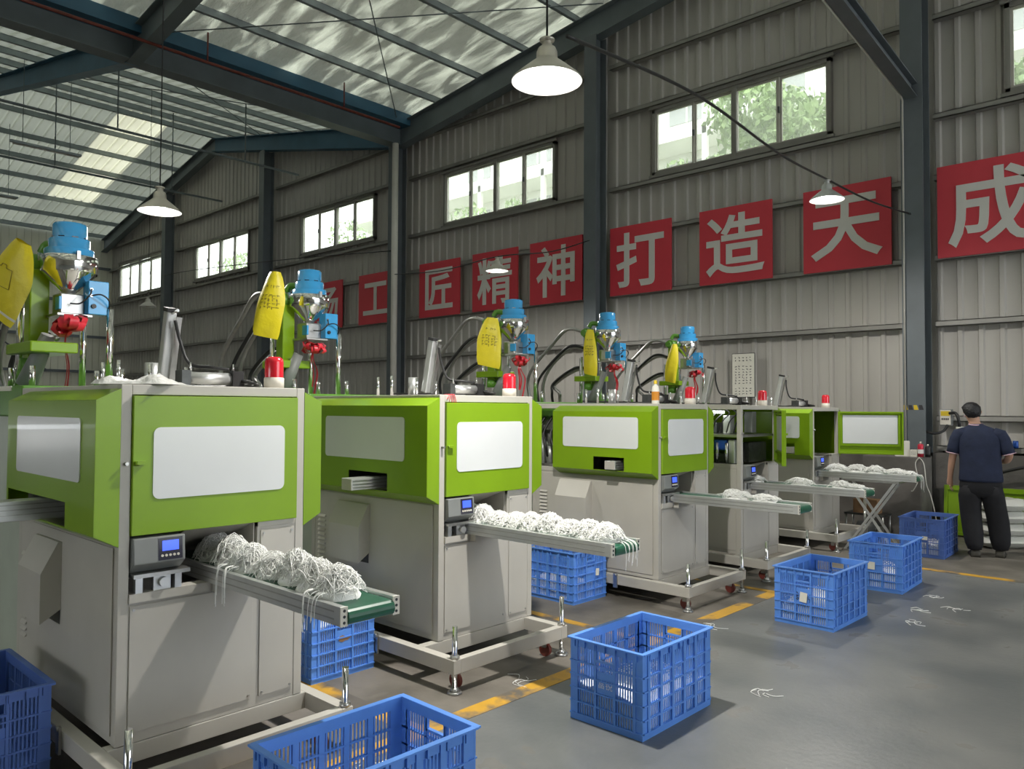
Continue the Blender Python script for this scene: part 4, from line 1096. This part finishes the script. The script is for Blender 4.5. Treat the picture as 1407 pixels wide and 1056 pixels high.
# ------------------------------------------------------------------ around the worker
def sack(cx, cy, z, rz, w, d, h, seed, label):
    rnd = random.Random(seed); nx, ny = 10, 7; mb = MB()
    for s in (1, -1):
        vs = []
        for j in range(ny + 1):
            for i in range(nx + 1):
                u, v = i / nx * 2 - 1, j / ny * 2 - 1
                e = (max(0, 1 - abs(u) ** 4) ** .5) * (max(0, 1 - abs(v) ** 4) ** .5)
                vs.append((u * w / 2, v * d / 2, h / 2 + s * e * (h / 2 + (rnd.uniform(-.008, .008) if s > 0 else 0))))
        fs = [(j * (nx + 1) + i, j * (nx + 1) + i + 1, (j + 1) * (nx + 1) + i + 1, (j + 1) * (nx + 1) + i) for j in range(ny) for i in range(nx)]
        mb.add(vs, fs if s > 0 else [f[::-1] for f in fs], True)
    o = mb.build('plastic_sack', 'sack_white', None, loc=(cx, cy, z), rz=rz, fix=False)
    return tag(o, label, 'sack', 'white sacks stacked by the wall')
lay = ['bottom', 'second', 'third', 'top']
for k in range(4):
    sack(-2.10, 10.93, .145 * k, R(40 + 3 * (k % 2)), .62, .42, .15, 40 + k, 'glossy white plastic sack, %s layer of the stack behind the worker' % lay[k])
    if k < 3: sack(-1.62, 11.36, .145 * k, R(42), .60, .40, .15, 60 + k, 'glossy white plastic sack, %s layer of the stack away from the worker' % lay[k])
t = thing('machine_door_panel', 'green door panel leaning on the concrete behind the white sacks', 'panel', (-2.28, 11.40, 0))
MB().box(-.56, -.015, .02, .62, .015, .66).build('panel_sheet', 'green_paint', t, bevel=.003)
mb = MB()
for q in ((-.56, .60, .62, .66), (-.56, .02, .62, .06), (-.56, .06, -.52, .60), (.58, .06, .62, .60)): mb.box(q[0], -.045, q[1], q[2], -.015, q[3])
mb.build('panel_rim', 'green_paint', t)
for o in [t] + list(t.children): pass
t.rotation_euler = (R(-4), 0, 0)
# concrete pier with things on it
tag(MB().box(-.36, -.25, 0, .36, .25, 1.035).build('concrete_pier', 'concrete', None, loc=(-3.33, 11.11, 0), bevel=.01), 'dark concrete pier in front of the steel column', 'pier')
tag(MB().box(-.085, -.07, 0, .085, .07, .20).build('white_box', 'paper', None, loc=(-3.24, 11.02, 1.035), rz=R(20), bevel=.002), 'pale carton on the concrete pier behind the open door', 'box')
t = thing('small_carton', 'small white carton with dark print beside a red spray can', 'box', (-3.085, 11.0, 1.035))
MB().box(-.042, -.04, 0, .042, .04, .09).build('carton_body', 'paper', t); mb = MB(); scribble(mb, -.03, .02, .06, .05, 4, 3, lambda u, v: (u, -.0405, v), rnd); mb.build('print', 'ink', t, fix=False)['kind'] = 'stuff'
def can(x, y, z, r, h, m, label, nozzle=True):
    t = thing('spray_can' if nozzle else 'drink_can', label, 'can', (x, y, z))
    MB().lathe([(0, 0), (r, 0), (r, h * .86), (r * .75, h * .93), (r * .35, h * .95), (0, h * .95)], n=16).build('can_body', m, t)
    MB().lathe([(r * 1.005, h * .25), (r * 1.005, h * .55)], n=16).build('can_label', 'sign_white' if m == 'can_red' else m, t)
    if nozzle: MB().cyl((0, 0, h * .94), (0, 0, h * 1.1), r * .3, n=10).build('nozzle', 'cream_plastic', t)
    else: MB().lathe([(r * .8, h * .94), (r * .82, h), (r * .75, h), (0, h * .97)], n=16).build('can_rim', 'aluminium', t)
can(-3.005, 10.98, 1.035, .036, .18, 'can_red', 'red spray can standing on the concrete pier')
can(-2.93, 11.10 - .08, 1.035, .034, .15, 'black_rubber', 'black spray can beside the red spray can', True)
can(-2.09, 11.74, 1.16, .034, .10, 'can_blue', 'dark blue drink can on the wall ledge behind the worker', False)
tag(MB().tube(spline([(-2.99, 10.84, 1.03), (-3.03, 10.84, .95), (-3.0, 10.83, .75), (-3.05, 10.83, .62), (-3.08, 10.83, .60)]) , .006, 5).build('power_cable', 'pipe_white'), 'white cord looping down the front of the concrete pier', 'cord')
tag(MB().tube(spline([(-2.99, 10.84, 1.04), (-2.93, 10.84, .95), (-2.90, 10.83, .7), (-2.85, 10.83, .55), (-2.80, 10.84, .3), (-2.78, 10.85, .02)]), .006, 5).build('power_cable', 'pipe_white'), 'white cord hanging to the floor by the concrete pier', 'cord')
t = thing('switch_box', 'grey switch box with yellow sticker on the wall by the worker', 'switch box', (-2.89, 11.70, 1.545))
MB().box(-.075, 0, -.11, .075, .09, .11).build('box_body', 'grey_paint', t, bevel=.006); MB().box(-.065, -.004, -.10, .065, .0, .10).build('box_cover', 'cream_plastic', t); MB().box(-.055, -.006, .02, .055, -.004, .085).build('warning_sticker', 'neon_sticker', t)
mb = MB(); [mb.box(-.045 + .024 * k, -.008, -.035, -.03 + .024 * k, -.004, -.01) for k in range(4)]; mb.build('breaker', 'ink', t)
tag(MB().tube(spline([(-2.86, 11.68, 1.44), (-2.90, 11.62, 1.36), (-3.0, 11.55, 1.33), (-3.15, 11.5, 1.38), (-3.16, 11.45, 1.45)]), .018, 8).build('black_cable', 'black_rubber'), 'thick black cable drooping below the switch box', 'cable')
tag(MB().tube(spline([(-2.83, 11.66, 1.60), (-2.74, 11.6, 1.60), (-2.70, 11.58, 1.5), (-2.70, 11.6, 1.42)]), .02, 8).build('black_cable', 'black_rubber'), 'thick black cable curling out of the side of the switch box', 'cable')
tag(MB().tube(spline([(-1.6, 11.5, 1.0), (-2.0, 11.55, .92), (-2.3, 11.6, .80), (-2.45, 11.66, .6)]), .02, 8).build('black_cable', 'black_rubber'), 'thick black cable on the concrete wall beside the worker', 'cable')
t = thing('drink_cup', 'paper cup with cream top on the wall ledge by the worker', 'cup', (-2.70, 11.62, 1.30))
MB().lathe([(0, 0), (.034, 0), (.042, .07), (.043, .075)], n=16).build('cup_lower', 'can_red', t); MB().lathe([(.043, .072), (.046, .12), (.044, .122), (0, .12)], n=16).build('cup_upper', 'paper', t)
MB().box(-.06, -.06, -.02, .06, .17, -.001).build('cup_bracket', 'girt_steel', t)
t = thing('cardboard_box', 'small brown cardboard box under the conveyor by the concrete pier', 'box', (-3.55, 10.62, .30))
MB().box(-.15, -.10, 0, .15, .10, .18).build('box_body', 'cardboard', t, bevel=.003); MB().box(-.02, -.1012, 0, .02, -.1, .18).build('box_tape', 'paper', t)
t = thing('tool_stand', 'low dark steel stand carrying the cardboard box', 'stand', (-3.55, 10.62, 0))
MB().box(-.25, -.15, .28, .25, .15, .30).build('stand_top', 'dark_machine', t)
for sx in (-.23, .23):
    for sy in (-.13, .13): MB().cyl((sx, sy, 0), (sx, sy, .28), .014, n=8).build('leg', 'steel', t)
t = thing('air_motor', 'dark motor with a round housing on the floor behind the machines', 'motor', (-3.42, 10.25, 0))
MB().cyl((-.12, 0, .13), (.12, 0, .13), .11, n=20).build('motor_body', 'dark_machine', t); MB().cyl((.12, 0, .13), (.16, 0, .13), .06, n=16).build('motor_hub', 'steel', t); MB().box(-.12, -.10, 0, .12, .10, .05).build('motor_base', 'dark_machine', t)
# wall poster with illegible rows of characters
t = thing('wall_poster', 'cream poster printed with columns of small dark characters', 'poster', (-5.85, 11.755, 1.84))
MB().box(-.19, 0, 0, .19, .008, .70).build('poster_sheet', 'paper', t); MB().box(-.2, .008, -.01, .2, .014, .71).build('poster_border', 'dark_machine', t)
mb = MB(); put = lambda u, v: (u, -.001, v); 
scribble(mb, -.16, .57, .32, .09, 5, 2, put, rnd, .5); scribble(mb, -.16, .20, .32, .32, 5, 7, put, rnd, .5); scribble(mb, -.16, .03, .32, .13, 5, 3, put, rnd, .5)
mb.build('print', 'ink', t, fix=False)['kind'] = 'stuff'
# scraps of strand on the floor
for k, (x, y) in enumerate(((-2.95, 5.35), (-2.0, 7.55), (-1.95, 7.0), (-1.85, 6.55), (-3.0, 2.2), (-2.05, 4.35), (-3.2, 3.5), (-1.7, 7.25))):
    mb = MB(); r2 = random.Random(k)
    for q in range(6):
        a = r2.uniform(0, 6.3); l = r2.uniform(.03, .07); p = Vector((r2.uniform(-.04, .04), r2.uniform(-.03, .03), .003))
        mb.tube(spline([p, p + Vector((math.cos(a) * l, math.sin(a) * l, .004)), p + Vector((math.cos(a + .7) * l * 1.7, math.sin(a + .7) * l * 1.7, 0))], 4), .0022, 3)
    tag(mb.build('strand_scrap', 'white_strand', None, loc=(x, y, 0)), 'scrap of white strand lying on the floor', 'scrap', 'white strand scraps on the floor')

# ------------------------------------------------------------------ the worker
def skinned(name, joints, edges_, radii, root, material, parent, sub=2, smooth=True):
    me = bpy.data.meshes.new(name); me.from_pydata([Vector(j) for j in joints], edges_, []); me.update()
    o = bpy.data.objects.new(name, me); COL.objects.link(o)
    sk = o.modifiers.new('skin', 'SKIN'); sk.use_smooth_shade = True; sk.branch_smoothing = .4
    for k, r in enumerate(radii):
        sv = me.skin_vertices[0].data[k]; sv.radius = r if isinstance(r, tuple) else (r, r); sv.use_root = (k == root)
    sb = o.modifiers.new('sub', 'SUBSURF'); sb.levels = sub; sb.render_levels = sub
    bpy.context.view_layer.update()
    m2 = bpy.data.meshes.new_from_object(o.evaluated_get(bpy.context.evaluated_depsgraph_get()))
    bpy.data.objects.remove(o); bpy.data.meshes.remove(me)
    m2.materials.clear(); m2.materials.append(MATS[material])
    for p in m2.polygons: p.use_smooth = True
    m2.name = name
    return link(name, m2, parent)
def chain(specs):
    J, E_, Rr = [], [], []
    for ch in specs:
        par = ch[0]; prev = par
        for (p, r) in ch[1:]:
            J.append(p); Rr.append(r); k = len(J) - 1
            if prev is not None: E_.append((prev, k))
            prev = k
    return J, E_, Rr
ang = math.atan2(-2.13, 10.05) # direction from the camera, in plan
man = thing('person', 'worker in navy polo shirt and black trousers, seen from behind', 'person', (-2.13, 10.02, 0), math.atan2(2.13, 10.05))
# local: +y away from the camera, +x to the right of the picture
J, E_, Rr = chain([
    (None, ((0.0, 0, .93), (.10, .085)), ((0, 0, 1.08), (.10, .08)), ((-.005, .0, 1.26), (.105, .085)), ((-.015, .0, 1.38), (.09, .075)), ((-.035, .0, 1.47), (.052, .055)), ((-.06, .03, 1.55), (.058, .065)), ((-.075, .04, 1.63), (.074, .09)), ((-.078, .035, 1.695), (.05, .065))),
    (3, ((-.165, 0, 1.39), .05), ((-.225, .0, 1.30), .052), ((-.265, .0, 1.13), .042), ((-.285, .03, .98), .037), ((-.297, .05, .87), .028), ((-.30, .065, .82), (.024, .036)), ((-.298, .075, .775), (.018, .036))),
    (3, ((.155, 0, 1.39), .05), ((.225, -.01, 1.30), .052), ((.285, -.02, 1.15), .043), ((.265, .10, 1.08), .038), ((.22, .21, 1.06), .029), ((.20, .26, 1.06), (.034, .024)), ((.18, .30, 1.06), (.034, .02))),
    (0, ((-.09, 0, .84), .095), ((-.085, .03, .50), .062), ((-.07, 0, .30), .055), ((-.055, -.02, .10), .042)),
    (0, ((.09, 0, .84), .095), ((.14, .06, .50), .062), ((.165, .07, .30), .055), ((.185, .09, .10), .042)),
])
body = skinned('body', J, E_, Rr, 0, 'skin', man, 2)
# fingers
for (base, dirs) in (((-.298, .08, .775), [(-.0, -.028), (-.0, -.010), (.0, .008), (.0, .026)]),):
    for k, (dx, dy) in enumerate(dirs):
        l = (.055, .068, .072, .06)[k]; b = Vector(base) + Vector((0, dy, .01))
        J, E_, Rr = chain([(None, (b, .010), (b + Vector((.004, .004, -l * .5)), .0095), (b + Vector((.018, .006, -l * .85)), .009), (b + Vector((.03, .006, -l)), .007))])
        skinned('finger', J, E_, Rr, 0, 'skin', body, 1)
    J, E_, Rr = chain([(None, (Vector((-.296, .10, .82)), .012), (Vector((-.280, .125, .785)), .011), (Vector((-.272, .13, .755)), .008))]); skinned('thumb', J, E_, Rr, 0, 'skin', body, 1)
for k in range(4):
    b = Vector((.175, .31, 1.085 - .018 * k)); J, E_, Rr = chain([(None, (b, .010), (b + Vector((-.025, .025, 0)), .0095), (b + Vector((-.05, .02, 0)), .009), (b + Vector((-.055, -.005, 0)), .007))]); skinned('finger', J, E_, Rr, 0, 'skin', body, 1)
J, E_, Rr = chain([(None, (Vector((.20, .26, 1.085)), .012), (Vector((.165, .27, 1.11)), .011), (Vector((.14, .28, 1.11)), .008))]); skinned('thumb', J, E_, Rr, 0, 'skin', body, 1)
# ears, nose
for sx, sy in ((-.118, -.005), (-.02, .075)):
    J, E_, Rr = chain([(None, ((-.078 + (sx + .078) * 1.55, .035 + (sy - .035) * 1.0, 1.645), (.008, .016)), ((-.078 + (sx + .078) * 1.6, .035 + (sy - .035) * 1.0, 1.605), (.006, .012)))]); skinned('ear', J, E_, Rr, 0, 'skin', body, 1)
J, E_, Rr = chain([(None, ((-.135, .115, 1.64), .010), ((-.155, .13, 1.605), .014))]); skinned('nose', J, E_, Rr, 0, 'skin', body, 1)
# clothes
def loft(mb, rings, n=22, cap=True):
    """rings: (centre, rx, ry, tilt_y) joined into one smooth tube"""
    vs = []
    for c, rx, ry, ty in rings:
        for k in range(n):
            a = 2 * math.pi * k / n; ca, sa = math.cos(a), math.sin(a)
            v = Vector((rx * abs(ca) ** .85 * (1 if ca > 0 else -1), ry * abs(sa) ** .85 * (1 if sa > 0 else -1), 0)); v.rotate(Euler((0, ty, 0))); vs.append(Vector(c) + v)
    m_ = len(rings)
    fs = [(i * n + k, i * n + (k + 1) % n, (i + 1) * n + (k + 1) % n, (i + 1) * n + k) for i in range(m_ - 1) for k in range(n)]
    if cap: fs += [tuple(range(n - 1, -1, -1)), tuple((m_ - 1) * n + k for k in range(n))]
    mb.add(vs, fs, True)
mb = MB()
loft(mb, [((.008, 0, .845), .215, .145, 0), ((.008, 0, .87), .218, .147, 0), ((.006, 0, .98), .208, .138, 0), ((.004, 0, 1.10), .205, .132, 0), ((0, 0, 1.24), .218, .132, 0), ((-.004, 0, 1.34), .222, .125, 0), ((-.01, 0, 1.40), .205, .108, 0), ((-.018, .002, 1.445), .150, .088, 0), ((-.026, .004, 1.475), .080, .072, 0), ((-.032, .006, 1.492), .066, .066, 0)])
loft(mb, [((-.13, 0, 1.39), .07, .085, R(60)), ((-.19, 0, 1.375), .078, .085, R(35)), ((-.228, 0, 1.31), .070, .080, R(20)), ((-.255, 0, 1.22), .065, .076, R(14)), ((-.265, 0, 1.155), .066, .076, R(12))])
loft(mb, [((.12, 0, 1.39), .07, .085, R(-60)), ((.185, 0, 1.375), .078, .085, R(-35)), ((.228, -.004, 1.31), .070, .080, R(-22)), ((.260, -.01, 1.22), .065, .076, R(-18)), ((.278, -.015, 1.160), .066, .076, R(-16))])
shirt = mb.build('polo_shirt', 'navy_cloth', man)
def ring(c, rx, ry, tilt, r, n=24, yaw=0):
    pts = []
    for k in range(n + 1):
        a = 2 * math.pi * k / n; v = Vector((rx * math.cos(a), ry * math.sin(a), 0)); v.rotate(Euler((tilt[0], tilt[1], 0))); pts.append(Vector(c) + v)
    return MB().tube(pts, r, 6)
ring((-.034, .005, 1.485), .066, .068, (R(8), 0), .010).build('collar', 'collar_stripe', shirt)
ring((-.265, .0, 1.155), .066, .076, (0, R(12)), .006).build('cuff_stripe', 'collar_stripe', shirt); ring((.278, -.015, 1.160), .066, .076, (0, R(-16)), .006).build('cuff_stripe', 'collar_stripe', shirt)
mb = MB()
loft(mb, [((.006, 0, .93), .18, .12, 0), ((.006, 0, .86), .205, .138, 0), ((.006, 0, .78), .212, .142, 0), ((.008, .005, .72), .205, .135, 0), ((.010, .01, .67), .15, .11, 0)])
loft(mb, [((-.085, 0, .80), .11, .125, 0), ((-.10, .005, .68), .118, .125, 0), ((-.098, .03, .52), .108, .11, 0), ((-.088, .02, .40), .106, .108, 0), ((-.075, .0, .26), .102, .104, 0), ((-.064, -.015, .15), .092, .096, 0), ((-.060, -.018, .085), .070, .082, 0)])
loft(mb, [((.10, 0, .80), .11, .125, 0), ((.118, .015, .68), .118, .125, 0), ((.148, .055, .52), .110, .112, 0), ((.168, .065, .40), .110, .110, 0), ((.182, .07, .26), .106, .106, 0), ((.190, .08, .15), .096, .098, 0), ((.190, .085, .085), .074, .084, 0)])
mb.build('trousers', 'black_cloth', man)
for (x, y, a) in ((-.058, -.02, R(8)), (.187, .085, R(-6))):
    sh = MB(); prof = [(-.055, 0), (-.06, .03), (-.045, .085), (.02, .085), (.09, .055), (.18, .035), (.215, .02), (.21, 0)]
    M = Matrix.Translation((x, y, 0)) @ Matrix.Rotation(a, 4, 'Z'); n = len(prof)
    vs = []
    for s_, k in ((-.046, .8), (-.036, 1), (.036, 1), (.046, .8)):
        for p in prof: vs.append(M @ Vector((s_, p[0] * (k * .1 + .9), p[1] * k)))
    fs = [(r_ * n + q, r_ * n + (q + 1) % n, (r_ + 1) * n + (q + 1) % n, (r_ + 1) * n + q) for r_ in range(3) for q in range(n)] + [tuple(range(n)), tuple(3 * n + q for q in range(n - 1, -1, -1))]
    sh.add(vs, fs, True); sh.build('shoe', 'shoe_leather', man)
# hair: cap over the top and back of the head, open towards the face (head turned to the left)
mb = MB(); vs = []; nA, nE = 28, 9; hc = Vector((-.078, .035, 1.632)); face = R(140)
r3 = random.Random(5)
for j in range(nE + 1):
    for k in range(nA):
        a = 2 * math.pi * k / nA
        f_ = math.cos(a - face)                       # 1 towards the face, -1 at the back
        low = R(-46) if f_ < -.2 else (R(-46) + (f_ + .2) / .6 * R(58) if f_ < .4 else R(12) + (f_ - .4) / .6 * R(26))
        el = R(90) - j / nE * (R(90) - low)
        d = Vector((math.cos(a) * math.cos(el), math.sin(a) * math.cos(el), math.sin(el)))
        th = 1 + r3.uniform(-.025, .03) + (.05 if el > R(20) else 0)
        vs.append(hc + Vector((d.x * .100, d.y * .108, d.z * .100)) * th)
mb.add(vs, [(j * nA + k, j * nA + (k + 1) % nA, (j + 1) * nA + (k + 1) % nA, (j + 1) * nA + k) for j in range(nE) for k in range(nA)], True)
mb.build('hair', 'hair_black', man)
# face features on the turned head
for da, z_, nm in ((20, 1.640, 'eye'), (-20, 1.640, 'eye')):
    p = Vector((-.078 + math.cos(face + R(da)) * .078, .035 + math.sin(face + R(da)) * .083, z_)); MB().lathe([(0, -.006), (.007, -.003), (.007, .003), (0, .006)], p, n=10).build(nm, 'ink', body)
p = Vector((-.078 + math.cos(face) * .078, .035 + math.sin(face) * .084, 1.575)); q = Vector((-math.sin(face), math.cos(face), 0)) * .02
MB().tube([p - q, p, p + q], .006, 6).build('mouth', 'collar_stripe', body)

# ------------------------------------------------------------------ outside: pale building and trees
def facade(x0, x1, y, h, label, seed):
    t = thing('building', label, 'building', ((x0 + x1) / 2, y, 0)); w = (x1 - x0) / 2; r4 = random.Random(seed)
    MB().box(-w, 0, 0, w, 6, h).build('facade_wall', 'facade_white', t)
    for fl in range(int(h / 3.4)):
        z = .6 + 3.4 * fl
        MB().box(-w, -1.3, z + 2.5, w, 0, z + 2.75).build('balcony_slab', 'facade_white', t)
        n = int(2 * w / 3.2)
        for k in range(n):
            xx = -w + 3.2 * k + .5
            wd = MB().box(xx, -.03, z + .1, xx + 1.3, .02, z + 2.2).build('window', 'facade_dark', t); MB().box(xx + .62, -.05, z + .1, xx + .68, -.03, z + 2.2).build('window_bar', 'facade_white', wd)
            MB().box(xx + 1.9, -1.3, z - .9, xx + 2.05, -1.15, z + 2.5).build('pillar', 'facade_white', t)
    return t
facade(-52, -24, 40, 10.5, 'pale low building seen through the dim left-bay windows', 1)
facade(-30, 14, 22, 15.5, 'white apartment building with dark balconies outside the high windows', 2)
def tree(x, y, h, cr, n, label, seed):
    r4 = random.Random(seed); t = thing('tree', label, 'tree', (x, y, 0), group='trees outside the windows')
    MB().cyl((0, 0, 0), (0, 0, h * .8), .16, .06, n=8).build('trunk', 'bark', t)
    blobs = [(r4.uniform(-cr, cr) * .7, r4.uniform(-cr, cr) * .5, h * r4.uniform(.62, .95), cr * r4.uniform(.4, .65)) for _ in range(7)]
    mb = MB()
    for _ in range(n):
        bx, by, bz, br = r4.choice(blobs); d = Vector((r4.gauss(0, 1), r4.gauss(0, 1), r4.gauss(0, 1))).normalized() * br * r4.uniform(.6, 1.05)
        p = Vector((bx, by, bz)) + d; s_ = r4.uniform(.06, .13); e = Euler((r4.uniform(0, 6), r4.uniform(0, 6), r4.uniform(0, 6)))
        q = [Vector(v) for v in ((-s_, 0, 0), (0, -s_ * .45, 0), (s_, 0, 0), (0, s_ * .45, 0))]
        for v in q: v.rotate(e)
        mb.add([p + v for v in q], [(0, 1, 2, 3)])
    o = mb.build('foliage', 'leaf', t, fix=False); tag(o, kind='stuff')
tree(-6.5, 15.5, 8.7, 1.5, 4200, 'leafy tree outside the window above 天 and 造', 1)
tree(-8.9, 15.8, 7.7, 1.3, 3000, 'small leafy tree outside the window above 造', 6)
tree(-16.8, 16.5, 8.2, 1.2, 2600, 'leafy tree outside the window above 精', 2)
tree(-13.9, 16.0, 7.2, 1.2, 1800, 'low shrub outside the window above 神', 3)
tree(-23.5, 17.0, 8.6, 1.2, 1500, 'thin tree outside the dim window behind the drain downpipe', 4)
tree(-34.5, 17.5, 9.0, 1.3, 1500, 'thin tree outside the dim left-bay window', 5)
tree(-2.4, 15.5, 8.4, 1.2, 2200, 'leafy tree outside the window above 成', 7)

# spell the sign characters out in the labels
PY = {'成': 'cheng', '天': 'tian', '造': 'zao', '打': 'da', '神': 'shen', '精': 'jing', '匠': 'jiang', '工': 'gong', '扬': 'yang'}
for o in bpy.data.objects:
    if 'label' in o:
        l = o['label']
        for c, p in PY.items(): l = l.replace(c, p)
        o['label'] = l
